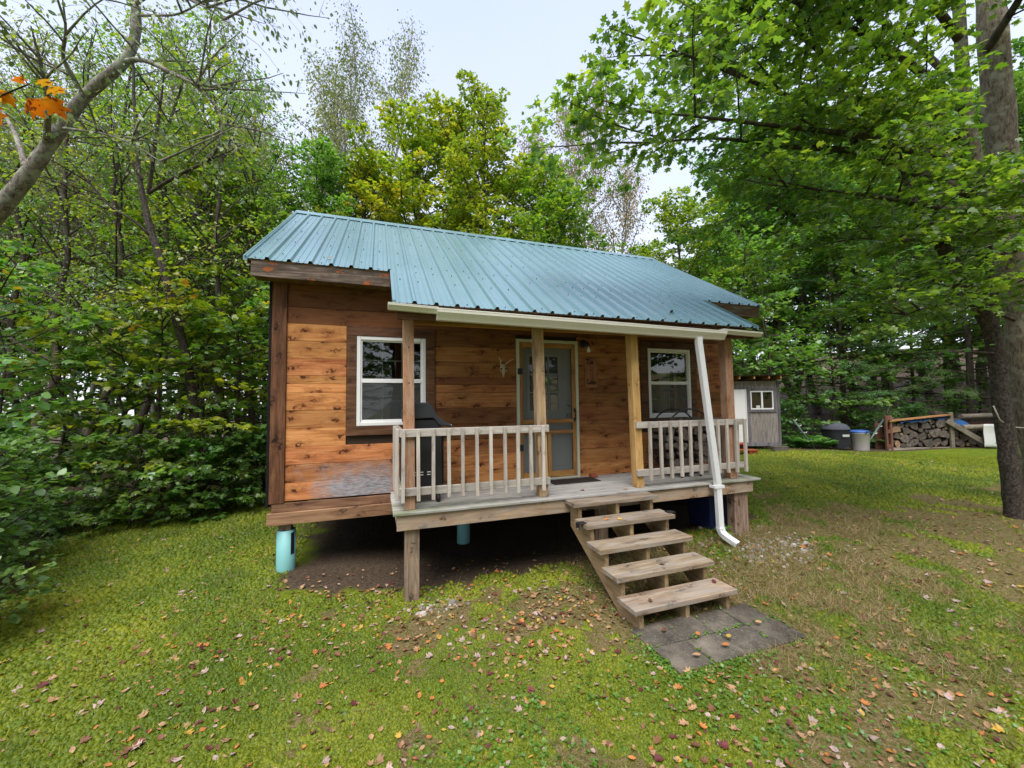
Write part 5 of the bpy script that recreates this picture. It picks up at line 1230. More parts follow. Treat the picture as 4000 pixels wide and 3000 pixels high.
# --- behind the cabin
def named(u, d, k, s, mt, name, label, rz=None, bark=None, sz=None):
    x, y = spot(u, d); return put_tree(K[k], name, label, x, y, s, rz, None, M[mt] if mt else None, bark, sz=sz)
named(1405, 19, 'birch', 1.22, None, 'birch_tree', 'tall thin pale-stemmed birch rising highest behind the left end of the roof', 2.0)
named(1240, 18, 'birch', 1.0, None, 'birch_tree', 'shorter sparse birch left of the tallest birch behind the cabin', .4)
named(1040, 17, 'birch', .9, None, 'birch_tree', 'sparse small-leaved birch against the sky above the left woods', 3.4)
named(2190, 19, 'birch', 1.02, 'leaf_rust', 'birch_tree', 'thinly leaved rusty-tinted birch behind the right half of the roof', 1.2)
named(2400, 21, 'birch', .95, 'leaf_rust', 'birch_tree', 'rust-tinged bare-looking birch seen just left of the overhanging maple boughs', 4.2)
named(1280, 14.5, 'maple', 1.06, 'leaf_green', 'maple_tree', 'green maple with yellow patches behind the left roof corner', 1.0)
named(1400, 15, 'maple2', .98, 'leaf_yl', 'maple_tree', 'small bright yellow maple behind the left part of the ridge', 2.2)
named(1640, 15.5, 'maple', 1.26, 'leaf_yl', 'maple_tree', 'wide yellow maple with dark stems showing behind the middle of the ridge', .3)
named(1800, 17, 'maple', 1.3, 'leaf_yl', 'maple_tree', 'yellow-green open maple left of the pointed green one', 2.9)
named(1935, 15.5, 'maple2', 1.14, 'leaf_lime', 'maple_tree', 'tallest pointed lime green maple behind the ridge', 4.0, sz=1.08)
named(2080, 14.5, 'maple', 1.0, 'leaf_lime', 'maple_tree', 'dense bright green maple low behind the right half of the ridge', 5.2)
named(2240, 15, 'maple', .92, 'leaf_green', 'maple_tree', 'rounded green maple at the right end of the row behind the ridge', .9)
named(1520, 18, 'maple2', 1.0, 'leaf_yellow', 'maple_tree', 'yellow leaved maple farther back between the left maples', 3.0)
named(2700, 16.5, 'maple', .95, 'leaf_lime', 'maple_tree', 'pale lime maple above the right end of the roof', 1.7)
named(2560, 19, 'maple2', .8, 'leaf_lime', 'maple_tree', 'lime maple in the gap under the overhanging boughs', 2.7)
BG = 'trees far behind the cabin'
for (u, d, k, s, mt) in [(1150, 22, 'thin', 1.0, None), (1330, 24, 'thin', .9, None), (1500, 24, 'thin', .85, 'leaf_rust'), (1700, 23, 'thin', .85, None), (1900, 24, 'thin', .9, None), (2060, 23, 'thin', .8, 'leaf_rust'), (2300, 24, 'thin', .85, 'leaf_rust'), (2480, 26, 'pine', .75, None), (2350, 27, 'pine', .7, None)]:
    x, y = spot(u, d); put_tree(K[k], 'distant_tree', 'small distant tree glimpsed through gaps behind the cabin row', x, y, s, group=BG, leafmat=M[mt] if mt else None)
# --- right-hand woods
RG = 'green maples in the dark woods behind the shed and woodpile'
for (u, d, k, s, mt) in [(2760, 15.5, 'sap3', 1.2, None), (2900, 15.2, 'sap3', 1.25, None), (3030, 16, 'sap3', 1.3, None), (2850, 18, 'maple', 0.9, None), (3060, 18.5, 'maple2', 1.35, None), (3230, 17, 'sap3', 1.3, None), (3120, 19.5, 'maple', 1.5, None), (3330, 20, 'maple', 1.42, None), (3560, 17.5, 'sap3', 1.4, None), (3700, 19, 'maple', 1.5, None), (3900, 18, 'sap3', 1.4, None), (4050, 16, 'maple', 1.35, None), (4200, 13, 'maple', 0.9, None), (3480, 22, 'maple', 1.58, None), (2950, 23, 'maple', 1.65, None), (3200, 25, 'maple2', 1.65, None), (3850, 23, 'maple', 1.65, None), (4100, 21, 'maple', 1.65, None), (2700, 23, 'maple', 0.9, None), (3650, 25, 'maple2', 1.65, None), (3400, 27, 'maple', 1.8, None), (3030, 28, 'maple', 1.8, None), (2800, 28, 'maple', 1, None), (4000, 27, 'maple', 1.8, None), (4350, 18, 'maple', 1.65, None), (3750, 29, 'maple', 1.8, None), (2980, 17, 'sap', 1.1, None), (3150, 16.2, 'sap2', 1.1, None), (3420, 16.4, 'sap2', 1, None), (3320, 16.8, 'sap', 1, None), (3640, 16.6, 'sap', 0.9, None), (3800, 16.2, 'sap', 1, None), (2650, 15.8, 'sap', 1.2, None), (2560, 16, 'sap3', 1, None)]:
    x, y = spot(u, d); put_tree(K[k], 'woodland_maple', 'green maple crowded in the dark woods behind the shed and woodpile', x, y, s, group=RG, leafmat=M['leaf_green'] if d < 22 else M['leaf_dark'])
named(3480, 16.5, 'pine', .8, None, 'pine_tree', 'soft needled pine with drooping boughs behind the woodpile', 2.2)
named(3300, 17.5, 'pine', .95, None, 'pine_tree', 'tall pine with feathery boughs behind the trash bin', .5)
named(3800, 15.5, 'pine', .9, None, 'pine_tree', 'dark pine with bare lower limbs behind the deer sheet', 4.1)
named(2950, 21, 'pine', 1.1, None, 'pine_tree', 'blue-green pine showing above the shed', 1.1)
SG = 'low leafy bushes at the foot of the woods'
for (u, d, s, mt) in [(-40, 5.9, 1.0, None), (150, 6.2, .9, None), (380, 6.6, .8, None), (520, 6.7, .9, None), (640, 6.9, .9, None), (760, 7.2, .85, None), (880, 7.5, .9, None), (990, 8.0, .9, None), (1060, 8.6, .9, None), (3090, 15.2, 1, None), (3420, 15.4, .8, None), (3560, 15.5, 1, None), (2990, 15, 1.1, None)]:
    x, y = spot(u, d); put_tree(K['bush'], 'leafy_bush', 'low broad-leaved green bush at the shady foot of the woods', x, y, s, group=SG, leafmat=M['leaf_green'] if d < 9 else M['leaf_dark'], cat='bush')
for lab, u, v, d, s in (('blue-green leafy shrub closest to the camera at the lower left of the lawn', -230, 2380, 3.3, .75), ('blue-green leafy shrub rising tall at the left picture edge', -330, 2200, 4.1, 1.15), ('small blue-green shrub at the lawn edge in front of the saplings', -40, 2150, 5.0, .7)):
    p = at(u, v, d); put_tree(K['shrub'], 'leafy_shrub', lab, p[0], p[1], s, cat='shrub', group='blue-green shrubs at the left of the lawn')
# --- custom trees ------------------------------------------------------------------
def custom(name, label, trunks, limbs, leaf, tmpl, bark, leafmat, subs, per, sub_len, seed, cat='tree', **kw):
    """trunks/limbs: lists of ([(u, v, depth) ...], [radii]); surveyed from the photograph"""
    rng = np.random.default_rng(seed); mb = MB(); lv = Leaves(); random.seed(seed)
    b = at(*trunks[0][0][0]); zg = gz(b[0], b[1]); root = thing(name, label, cat, (b[0], b[1], zg))
    L = []
    for k, (pp, rr) in enumerate(trunks):
        q = np.array([at(*p) for p in pp])
        if k == 0: q = np.vstack([[q[0][0], q[0][1], zg-.3], q]) if q[0][2] > zg-.25 else q; rr = [rr[0]*1.15]+list(rr) if len(rr) < len(q) else rr
        # smooth and roughen
        qs = [poly_at(q, s)[0] for s in np.linspace(0, .9999, 4*len(q))]; qs = np.array(qs)
        qs[1:-1] = .25*qs[:-2]+.5*qs[1:-1]+.25*qs[2:]
        ri = np.interp(np.linspace(0, 1, len(qs)), np.linspace(0, 1, len(rr)), rr)*(1+.05*rng.normal(0, 1, len(qs)))
        mb.tube(qs, ri, 14, 0, .5, cap=False)
    for pp, rr in limbs:
        q = np.array([at(*p) if len(p) == 3 else p for p in pp]); qs = np.array([poly_at(q, s)[0] for s in np.linspace(0, .9999, 3*len(q))]); qs[1:-1] = .25*qs[:-2]+.5*qs[1:-1]+.25*qs[2:]
        mb.tube(qs, np.interp(np.linspace(0, 1, len(qs)), np.linspace(0, 1, len(rr)), rr), 7, 1, .5, cap=False); L.append(qs)
    limbbark = kw.pop('limbbark', M['bark']); extra = kw.pop('extra', 0); el = kw.pop('extra_len', 1.6); e0 = kw.pop('extra_s0', .15)  # default limb bark is darker than the maple trunk: backlit shade put into colour
    E = []
    for q in L:
        for k in range(extra):
            p, T = poly_at(q, min(.98, rng.uniform(e0, 1))); az = math.atan2(T[1], T[0])+rng.uniform(-1.1, 1.1)
            lc = limb_curve(p, az, rng.uniform(-.15, .4), el*rng.uniform(.5, 1.1), rng, .12, kw.get('eup', .0)); E.append(lc); mb.tube(lc, [.016, .013, .011, .009, .006, .003], 5, 1, .5, cap=False)
    kw.pop('eup', None)
    foliate(L+E, mb, lv, rng, subs, sub_len, per, leaf, **kw)
    tr = mb.build('trunk', [bark, limbbark], root)
    me = lv.mesh('crown', tmpl, leafmat, rng); me.transform(Matrix.Translation(-Vector(root.location)))
    c = link(bpy.data.objects.new('crown', me)); c.parent = root
    return root, tr
D0 = 7.0
big, bigtr = custom('big_maple', 'large spreading maple at the right whose leafy boughs overhang the lawn',
    [([(4140, 2080, D0), (4062, 1750, D0), (3995, 1300, D0), (3950, 900, D0-.1), (3905, 500, D0-.2), (3875, 100, D0-.3), (3830, -400, D0-.4), (3800, -1200, D0-.4)], [.28, .245, .225, .205, .185, .165, .14, .05]),
     ([(3930, 980, D0-.1), (3830, 740, D0-.3), (3765, 400, D0-.5), (3745, 0, D0-.7), (3700, -600, D0-.8)], [.10, .095, .085, .07, .03])],
    [([(3800, 760, 6.8), (3624, 692, 6.6), (3469, 635, 6.3), (3339, 586, 6.0), (3054, 572, 5.6), (2800, 535, 5.2), (2500, 560, 4.9), (2370, 600, 4.75)], [.085, .065, .055, .045, .035, .022, .012, .006]),
     ([(3780, 650, 6.7), (3648, 602, 6.4), (3502, 578, 6.0), (3380, 529, 5.6), (3100, 500, 5.2), (2850, 470, 4.8), (2500, 430, 4.5)], [.075, .06, .05, .04, .03, .02, .006]),
     ([(3770, 600, 6.7), (3580, 570, 6.2), (3330, 470, 5.7), (3010, 350, 5.2), (2700, 220, 4.8), (2380, 110, 4.5)], [.07, .055, .045, .03, .02, .006]),
     ([(3339, 560, 6.0), (3282, 342, 5.6), (3193, 171, 5.3), (2950, 60, 5.0), (2700, -60, 4.8)], [.05, .045, .035, .02, .006]),
     ([(3760, 560, 6.6), (3624, 407, 6.3), (3518, 301, 6.0), (3420, 163, 5.7), (3300, 0, 5.4), (3150, -200, 5.2)], [.085, .07, .055, .045, .03, .01]),
     ([(3755, 420, 6.5), (3500, 200, 6.0), (3200, 50, 5.4), (2850, -120, 5.0), (2500, -200, 4.7)], [.07, .055, .04, .03, .006]),
     ([(3745, 150, 6.3), (3600, -50, 5.8), (3350, -300, 5.2), (3000, -500, 4.8)], [.06, .05, .03, .006]),
     ([(3850, 200, 6.7), (3980, 0, 6.2), (4100, -200, 5.8), (4150, -500, 5.5)], [.07, .05, .03, .006]),
     ([(3930, 820, 6.9), (3700, 820, 6.2), (3450, 770, 5.7), (3200, 740, 5.5), (2980, 720, 5.3)], [.06, .045, .035, .02, .005]),
     ([(3940, 900, 6.9), (3760, 930, 6.3), (3560, 940, 5.9), (3350, 930, 5.7), (3200, 930, 5.6)], [.05, .04, .03, .02, .005]),
     ([(3950, 1000, 6.9), (4050, 850, 6.2), (4150, 750, 5.6), (4100, 600, 5.0)], [.05, .04, .025, .006]),
     ([(3770, 560, 6.7), (3450, 420, 7.2), (3050, 300, 7.4), (2700, 260, 7.4)], [.06, .04, .025, .006]),
     ([(3760, 350, 6.6), (3500, 100, 7.2), (3100, -50, 7.6), (2700, -80, 7.8)], [.06, .04, .025, .006]),
     ([(3960, 1250, 6.9), (3800, 1180, 6.0), (3600, 1200, 5.4), (3400, 1290, 5.0)], [.03, .02, .014, .004])],
     .098, T_MAPLE, M['bark_maple'], M['leaf_canopy'], 11, 30, .75, 77, extra=8, extra_len=1.6, flat=.2, sag=.16, spread=.5, s0=.12, jit=.05, twig=.005, extra_s0=.2)
custom('cherry_tree', 'dark scaly barked cherry leaning left just in front of the large maple',
    [([(3965, 2010, 6.3), (3940, 1780, 6.3), (3915, 1600, 6.3), (3895, 1400, 6.3), (3872, 1280, 6.3), (3800, 1150, 6.3), (3720, 1020, 6.3), (3650, 920, 6.3), (3560, 780, 6.3), (3500, 560, 6.3)], [.12, .11, .105, .10, .10, .095, .085, .07, .045, .02]),],
    [([(3897, 1450, 6.3), (3885, 1250, 6.35), (3862, 1000, 6.5), (3860, 800, 6.6)], [.04, .06, .05, .02]), ([(3893, 1380, 6.3), (3700, 1370, 5.8), (3500, 1430, 5.4), (3300, 1500, 5.1)], [.02, .015, .01, .004]), ([(3640, 910, 6.3), (3480, 880, 5.9), (3300, 900, 5.6)], [.03, .02, .005])],
    .085, T_OVALW, M['bark_cherry'], M['leaf_dark'], 5, 9, .6, 78, flat=.2)
rp = MB()
q = [at(3880, 1585, 6.20), at(3905, 1640, 6.18), at(3945, 1668, 6.35), at(4010, 1672, 6.74), at(4062, 1662, 6.78)]
t = thing('rope', 'pale thin rope tied round the trunks of the right-hand trees', 'rope', (q[0][0], q[0][1], q[0][2])); rp.tube([Vector(p) for p in q], .010, 6, 0); rp.build('rope_strand', [M['rope']], t)
custom('leaning_birch', 'thick pale mottled birch leaning across the upper left corner',
    [([(-320, 2200, 5.4), (-300, 1700, 5.4), (-230, 1250, 5.4), (-110, 950, 5.4), (0, 814, 5.4), (81, 721, 5.4), (163, 608, 5.4), (228, 510, 5.4), (325, 380, 5.4), (412, 304, 5.4), (483, 250, 5.4), (521, 190, 5.4), (534, 108, 5.4), (529, 0, 5.4), (520, -200, 5.4), (480, -500, 5.4)], [.16, .14, .13, .125, .12, .115, .11, .10, .088, .078, .068, .06, .053, .047, .037, .02])],
    [([(490, 240, 5.4), (545, 228, 5.3), (613, 255, 5.2), (680, 290, 5.1), (760, 330, 5.0), (910, 347, 4.9)], [.035, .03, .028, .02, .014, .004]),
     ([(180, 580, 5.4), (185, 480, 5.2), (190, 400, 5.0), (160, 250, 4.8), (120, 100, 4.6)], [.045, .035, .03, .02, .006]),
     ([(100, 650, 5.4), (60, 520, 5.6), (0, 420, 5.7), (-100, 350, 5.8)], [.04, .03, .02, .006]),
     ([(520, 20, 5.4), (640, -60, 5.2), (740, 0, 5.0), (813, 32, 4.9), (920, 110, 4.7), (1010, 175, 4.6)], [.03, .02, .014, .010, .006, .002]),
     ([(530, 60, 5.4), (700, 60, 5.0), (800, 0, 4.8), (900, -60, 4.6), (1040, 20, 4.5)], [.02, .014, .010, .006, .002]),
     ([(330, 380, 5.4), (240, 230, 5.1), (260, 120, 4.9), (240, -40, 4.7)], [.03, .022, .015, .004]),
     ([(240, 500, 5.4), (400, 520, 5.0), (520, 560, 4.8), (640, 640, 4.6)], [.02, .014, .010, .003]),
     ([(700, 290, 5.1), (820, 380, 5.0), (870, 450, 4.9), (860, 560, 4.9), (780, 640, 4.8)], [.014, .012, .010, .007, .002])],
    .07, T_OVAL, M['bark_birch'], M['leaf_birch'], 7, 10, .6, 79, extra=6, extra_len=1.2, limbbark=M['bark_birch'], flat=.35, hang=.9, sag=.3, s0=.15, twig=.003, jit=.05)
custom('dark_slim_tree', 'slim dark barked tree leaning left out of the saplings left of the cabin',
    [([(800, 2050, 7.7), (770, 1750, 7.7), (740, 1450, 7.7), (715, 1340, 7.7), (690, 1250, 7.7), (662, 1137, 7.7), (627, 1011, 7.7), (588, 902, 7.7), (564, 800, 7.7), (542, 678, 7.7), (535, 542, 7.7), (522, 380, 7.7), (521, 233, 7.7), (510, 60, 7.7)], [.10, .09, .085, .08, .078, .075, .07, .065, .055, .038, .032, .026, .02, .008])],
    [([(580, 760, 7.7), (590, 680, 7.6), (608, 540, 7.5), (630, 380, 7.4), (650, 200, 7.3)], [.04, .034, .026, .018, .005]),
     ([(586, 750, 7.7), (705, 678, 7.5), (813, 629, 7.4), (857, 586, 7.3), (868, 400, 7.2)], [.035, .03, .024, .018, .004]),
     ([(640, 1080, 7.7), (720, 1010, 7.5), (800, 960, 7.4), (880, 940, 7.3)], [.025, .018, .012, .004]), ([(600, 930, 7.7), (520, 860, 7.5), (420, 800, 7.4), (330, 700, 7.3)], [.03, .022, .014, .004]),
     ([(560, 700, 7.7), (460, 560, 7.5), (380, 480, 7.4), (280, 430, 7.3)], [.03, .02, .012, .003]), ([(690, 1250, 7.7), (600, 1180, 7.4), (500, 1150, 7.2)], [.02, .014, .004])],
      .085, T_OVAL, M['bark_cherry'], M['leaf_lime'], 7, 13, .7, 80, extra=5, extra_len=1.3, flat=.3, sag=.2, hang=.3)
# a maple sapling left of the camera reaching one autumn branch into the picture
b_ = at(-700, 1400, 1.75); zg = gz(b_[0], b_[1])
t = thing('autumn_sapling', 'orange spotted maple leaves on a thin branch at the upper left edge', 'sapling', (b_[0], b_[1], zg))
mb = MB(); tip = [at(-700, 700, 1.75), at(-300, 470, 1.7), at(-50, 395, 1.65), at(110, 330, 1.65), at(175, 350, 1.65)]
mb.tube([(b_[0], b_[1], zg-.1), (b_[0]+.02, b_[1], zg+.9), tuple(tip[0])], [.02, .016, .012], 8, 0); mb.tube(tip, [.010, .006, .004, .003, .0015], 6, 0)
mb.tube([tip[0], tip[0]+np.array([-.05, .1, .6])], [.012, .003], 6, 0); mb.build('stem', [M['bark']], t)
lv = Leaves(); rg = np.random.default_rng(5)
for (u, v, du, dv, s, tw) in ((0, 350, 60, 60, .085, .3), (105, 385, 75, 95, .135, -.3), (180, 375, 70, 75, .125, .2), (10, 360, -50, 60, .10, .5), (150, 310, 60, 25, .085, 0), (190, 340, 100, 20, .10, -.2), (60, 320, 40, -60, .07, .3), (-60, 410, 60, 70, .12, .1), (-160, 430, -40, 80, .12, -.2), (-250, 460, 30, 80, .12, .3)):
    p = at(u, v, 1.65); d = at(u+du, v+dv, 1.65+tw*.1)-p
    lv.add(p[None], nrmz(d[None]), (-FW*.75+UPV*.5+RT*tw)[None], np.array([s*.78]))
me = lv.mesh('autumn_leaves', T_MAPLE, M['orange_leaf'], rg, .25, .2); me.transform(Matrix.Translation(-Vector(t.location))); o = link(bpy.data.objects.new('autumn_leaves', me)); o.parent = t
# --- ferns and small weeds ---------------------------------------------------------
def fern_mesh(seed):
    rng = np.random.default_rng(seed); lv = Leaves()
    for k in range(11):
        az = k*2.399+rng.normal(0, .3); L = rng.uniform(.45, .7); c, s_ = math.cos(az), math.sin(az)
        t = np.linspace(.12, 1, 16); r = L*t; z = L*(1.75*t-1.15*t*t)
        P = np.stack([c*r, s_*r, z], 1); w_ = .17*np.sin(np.pi*np.clip(t, .05, .97))**.8+.02
        for sg in (-1, 1):
            D = np.stack([-s_*sg*np.ones(16)+.4*c, c*sg*np.ones(16)+.4*s_, -.15*np.ones(16)], 1); lv.add(P, D, np.tile([c*.2, s_*.2, 1.0], (16, 1)), w_)
    tm = np.array([(0, .10), (0, -.10), (.7, -.12), (1, 0), (.7, .12)]); return lv.mesh('fern_fronds', tm, M['fern'], rng, .1, .25)
fm = [fern_mesh(1), fern_mesh(2)]
for i, (u, d, s) in enumerate([(3120, 14.6, 1.0), (3150, 14.3, 1.05), (3190, 14.7, 1.0), (3215, 14.4, .9), (3100, 14.9, .9), (3430, 14.7, .9), (3170, 15.1, 1.1), (3408, 15.0, .8)]):
    x, y = spot(u, d); t = link(bpy.data.objects.new('fern', fm[i % 2])); t.location = (x, y, gz(x, y)); t.rotation_euler = (0, 0, i*1.3); t.scale = (s, s, s)
    tag(t, 'bright green fern beside the leaning poles at the edge of the woods', 'fern', 'ferns by the covered grill')
WG = K['bush']
x, y = 6.0, -1.02; t = thing('seedling', 'tiny bright green maple seedling beside the right support post', 'seedling', (x, y, gz(x, y)))
rg = np.random.default_rng(2); lv = Leaves()
a = rg.uniform(0, 6.28, 14); lv.add(np.stack([.05*np.cos(a), .05*np.sin(a), rg.uniform(.06, .16, 14)], 1), np.stack([np.cos(a), np.sin(a), -.2+0*a], 1), np.tile(UPV, (14, 1))+rg.normal(0, .25, (14, 3)), rg.uniform(.07, .11, 14))
o = link(bpy.data.objects.new('foliage', lv.mesh('foliage', T_MAPLE, M['fern'], rg))); o.parent = t
mb = MB(); mb.tube([(x, y, gz(x, y)-.03), (x+.01, y, gz(x, y)+.15)], .004, 5, 0); mb.build('stem', [M['bark']], t)

# --- turf: moss tufts, grass blades, clover, thinning out with distance ---------------
def scatter(n, rmin, rmax, rng, pw=1.0):
    r = rmin*(rmax/rmin)**(rng.random(n)**pw); a = rng.uniform(R(-72), R(72), n)+(.3319)
    return CAM[0]+r*np.sin(a), CAM[1]+r*np.cos(a), r
def lawn_ok(x, y):
    so, dr, lu = masks(x, y); ok = np.ones_like(x, bool)
    ok &= ~((x > 3.37) & (x < 4.77) & (y > -3.02) & (y < -2.38)); ok &= ~((x > .2) & (x < 7.2) & (y > -.7) & (y < 5.2))
    return ok, so, dr, lu
def turf(name, label, n, seed, kind):
    rng = np.random.default_rng(seed); x, y, r = scatter(n, 1.7, 19, rng, .9); ok, so, dr, lu = lawn_ok(x, y)
    mossy = lu+.25*(fbm(x*2.2, y*2.2, 71)-.5) > .47; clump = fbm(x*20, y*20, 77, 2)
    if kind == 'moss': ok &= mossy & (clump > .22) & (rng.random(n) > dr*1.1) & (rng.random(n) > so)
    else: ok &= (~mossy | (rng.random(n) < .07)) & (rng.random(n) > so*.93)
    x, y, r, dr, lu, clump = x[ok], y[ok], r[ok], dr[ok], lu[ok], clump[ok]; n = len(x)
    z = ground(x, y); lod = np.clip(r/3.0, .85, 2.6)
    if kind == 'moss': h = rng.uniform(.008, .022, n)*np.clip(lod, 1, 1.5)*(.3+1.5*clump); wd_ = rng.uniform(.0028, .0055, n)*lod; tilt = rng.normal(0, 1.0, (n, 2))
    else: h = rng.uniform(.018, .055, n)*np.clip(lod, 1, 1.6); wd_ = rng.uniform(.0022, .0045, n)*lod; tilt = rng.normal(0, 1.0, (n, 2))
    a = rng.uniform(0, 6.28, n); B = np.stack([np.cos(a), np.sin(a), 0*a], 1)*wd_[:, None]*.5
    P = np.stack([x, y, z-.004], 1); top = P+np.stack([tilt[:, 0]*h, tilt[:, 1]*h, h], 1)
    if kind == 'moss':
        mid = (P+top)/2; V = np.stack([P-B*.5, mid-B*1.6, top, mid+B*1.6], 1); k = 4; col = np.clip(.64*(.25*rng.random(n)+.45*sm(.25, .75, clump)+.35*fbm(x*1.1, y*1.1, 15)), 0, .64)
    else:
        V = np.stack([P-B, P+B, top], 1); k = 3; dead = rng.random(n) < (.10+.80*dr); col = np.where(dead, rng.uniform(.80, 1, n), np.where(rng.random(n) < .5, rng.uniform(.66, .76, n), rng.uniform(.0, .5, n)))
    o = link(bpy.data.objects.new(name, raw_mesh(name, V.reshape(-1, 3), np.arange(n*k), np.full(n, k), [M['moss']], {'rnd': col}))); tag(o, label, kind='stuff'); return o
turf('moss', 'bright yellow-green moss covering the lawn', 450000, 5, 'moss')
def moss_cushions(n):
    rng = np.random.default_rng(51); x, y, r = scatter(n, 1.6, 16, rng, .85); ok, so, dr, lu = lawn_ok(x, y)
    cov = lu+.25*(fbm(x*2.2, y*2.2, 71)-.5)-.55*dr+.25*(fbm(x*7, y*7, 72)-.5)
    ok &= (cov > .26) & (rng.random(n) > so*1.3); x, y, r, lu, cov = x[ok], y[ok], r[ok], lu[ok], cov[ok]; n = len(x)
    s = rng.uniform(.008, .019, n)*np.clip(r/3.2, .9, 2.4); h = s*rng.uniform(.5, 1.1, n); z = ground(x, y)-.002; k = 6
    a = np.linspace(0, 2*np.pi, k, endpoint=False)[None, :]+rng.uniform(0, 6, (n, 1)); q = rng.uniform(.75, 1.2, (n, k))
    rim = np.stack([x[:, None]+s[:, None]*q*np.cos(a), y[:, None]+s[:, None]*q*np.sin(a), np.repeat(z[:, None], k, 1)], 2)
    mid = np.stack([x[:, None]+.62*s[:, None]*q*np.cos(a), y[:, None]+.62*s[:, None]*q*np.sin(a), z[:, None]+.75*h[:, None]*rng.uniform(.8, 1.2, (n, k))], 2)
    top = np.stack([x, y, z+h], 1)[:, None, :]
    V = np.concatenate([rim, mid, top], 1); m_ = 2*k+1; F4 = []; F3 = []
    for i in range(k): j = (i+1) % k; F4 += [i, j, k+j, k+i]; F3 += [k+i, k+j, 2*k]
    base = (np.arange(n)*m_)[:, None]; loops = np.concatenate([(base+np.array(F4)[None]).reshape(n, -1), (base+np.array(F3)[None]).reshape(n, -1)], 1).ravel()
    cnt = np.tile(np.array([4]*k+[3]*k), n); col = np.repeat(np.clip(.64*(.30*rng.random(n)+.20*lu+.95*(fbm(x*1.1, y*1.1, 15)-.5)+.30), .02, .64), 2*k)
    o = link(bpy.data.objects.new('moss_cushion', raw_mesh('moss_cushion', V.reshape(-1, 3), loops, cnt, [M['moss']], {'rnd': col}, smooth=True))); tag(o, 'rounded green moss cushions crowding the lawn', kind='stuff')
moss_cushions(230000)
turf('grass', 'short green and straw coloured grass blades on the lawn', 560000, 6, 'grass')
rng = np.random.default_rng(9); x, y, r = scatter(26000, 1.7, 12, rng); ok, so, dr, lu = lawn_ok(x, y)
near = np.exp(-(((x-3.6)/1.6)**2+((y+3.4)/.7)**2)); ok &= (fbm(x*2.0, y*2.0, 91)+.35*near-.15*sm(1.2, 0, x) > .60) & (so < .5) & (y < .5)
x, y = x[ok], y[ok]
jx = []; jy = []                                                     # weeds in the joints and along the outer edges of the pavers
for k in range(5): q = rng.uniform(-3.03, -2.37, 26); jx.append(3.372+k*.347-.001+rng.normal(0, .012, 26)); jy.append(q)
q = rng.uniform(3.35, 4.78, 120); jx.append(q); jy.append(-2.70+rng.normal(0, .012, 120)); q = rng.uniform(3.3, 4.8, 330); jx.append(q); jy.append(-3.035-np.abs(rng.normal(0, .05, 330))); q = rng.uniform(-3.1, -2.5, 150); jx.append(3.36-np.abs(rng.normal(0, .05, 150))); jy.append(q)
jx = np.concatenate(jx); jy = np.concatenate(jy); kk = fbm(jx*5, jy*5, 8) > .42; x = np.concatenate([x, jx[kk]]); y = np.concatenate([y, jy[kk]]); n = len(x); lv = Leaves(); a = rng.uniform(0, 6.28, n)
lv.add(np.stack([x, y, ground(x, y)+rng.uniform(.008, .04, n)], 1), np.stack([np.cos(a), np.sin(a), rng.uniform(-.3, .4, n)], 1), np.tile(UPV, (n, 1))+rng.normal(0, .35, (n, 3)), rng.uniform(.016, .030, n))
o = link(bpy.data.objects.new('clover', lv.mesh('clover', T_OVALW, M['fern'], rng, .2, .1))); tag(o, 'small round clover and creeping weed leaves round the pavers', kind='stuff')
# --- gravel under the spout --------------------------------------------------------
rng = np.random.default_rng(14); mb = MB(); random.seed(14)
for k in range(420):
    if k < 330: x, y = 6.15+rng.normal(0, .42), -1.62+rng.normal(0, .22)
    else: x, y = 1.75+rng.normal(0, .2), -1.25+rng.normal(0, .09)
    s = rng.uniform(.010, .030) if k % 30 else rng.uniform(.035, .06); z = gz(x, y); n_ = 6; ph = rng.uniform(0, 6)
    V = [(x+s*math.cos(ph+a)*rng.uniform(.7, 1.1), y+s*.8*math.sin(ph+a)*rng.uniform(.7, 1.1), z+hh) for hh, q in ((0, 1),) for a in np.linspace(0, 6.28, n_, endpoint=False)]
    V += [(x+s*.62*math.cos(ph+a), y+s*.5*math.sin(ph+a), z+s*.5*rng.uniform(.7, 1.1)) for a in np.linspace(0, 6.28, n_, endpoint=False)]
    mb.add(V, [tuple(range(n_, 2*n_))]+[(i, (i+1) % n_, n_+(i+1) % n_, n_+i) for i in range(n_)], 0, rng.random(), smooth=False)
n = N('pale_gravel'); hv = n.new('HueSaturation'); n.L(n.ramp(n.attr('rnd'), [(0, (.16,.14,.12)), (.5, (.30,.28,.25)), (1, (.46,.44,.41))]), hv.inputs['Color']); n.bsdf(hv.outputs[0], .85, .2)
o = mb.build('gravel', [n.m]); tag(o, 'pale gravel spread below the downspout and post', kind='stuff')
# --- fallen leaves -----------------------------------------------------------------
rng = np.random.default_rng(23); random.seed(23)
shapes = {'maple': T_MAPLE, 'oval': T_OVAL, 'wide': T_OVALW}
COLS = [('orange', .13), ('tan', .36), ('pink', .17), ('maroon', .10), ('yellow', .05), ('brown', .19)]
def one_leaf(tm, seed):
    """a dry curled leaf, about 1 unit long, two-sided fan mesh with a raised rim"""
    rg = np.random.default_rng(seed); c = rg.uniform(.15, .55); e = rg.uniform(-.1, .35); mb = MB()
    V = [(0.5, 0, .02)]+[(u, v, c*v*v*1.6+e*(u-.5)**2+rg.uniform(-.02, .05)) for u, v in tm]; V = [(a-.5, b, z+.03) for a, b, z in V]
    k = len(tm); mb.add(V, [(0, 1+i, 1+(i+1) % k) for i in range(k)], 0, rg.random()); mb.tube([(-.5, 0, V[1][2]), (-.72, .04, .02)], [.012, .006], 4, 0)
    return mb
leafmeshes = {}
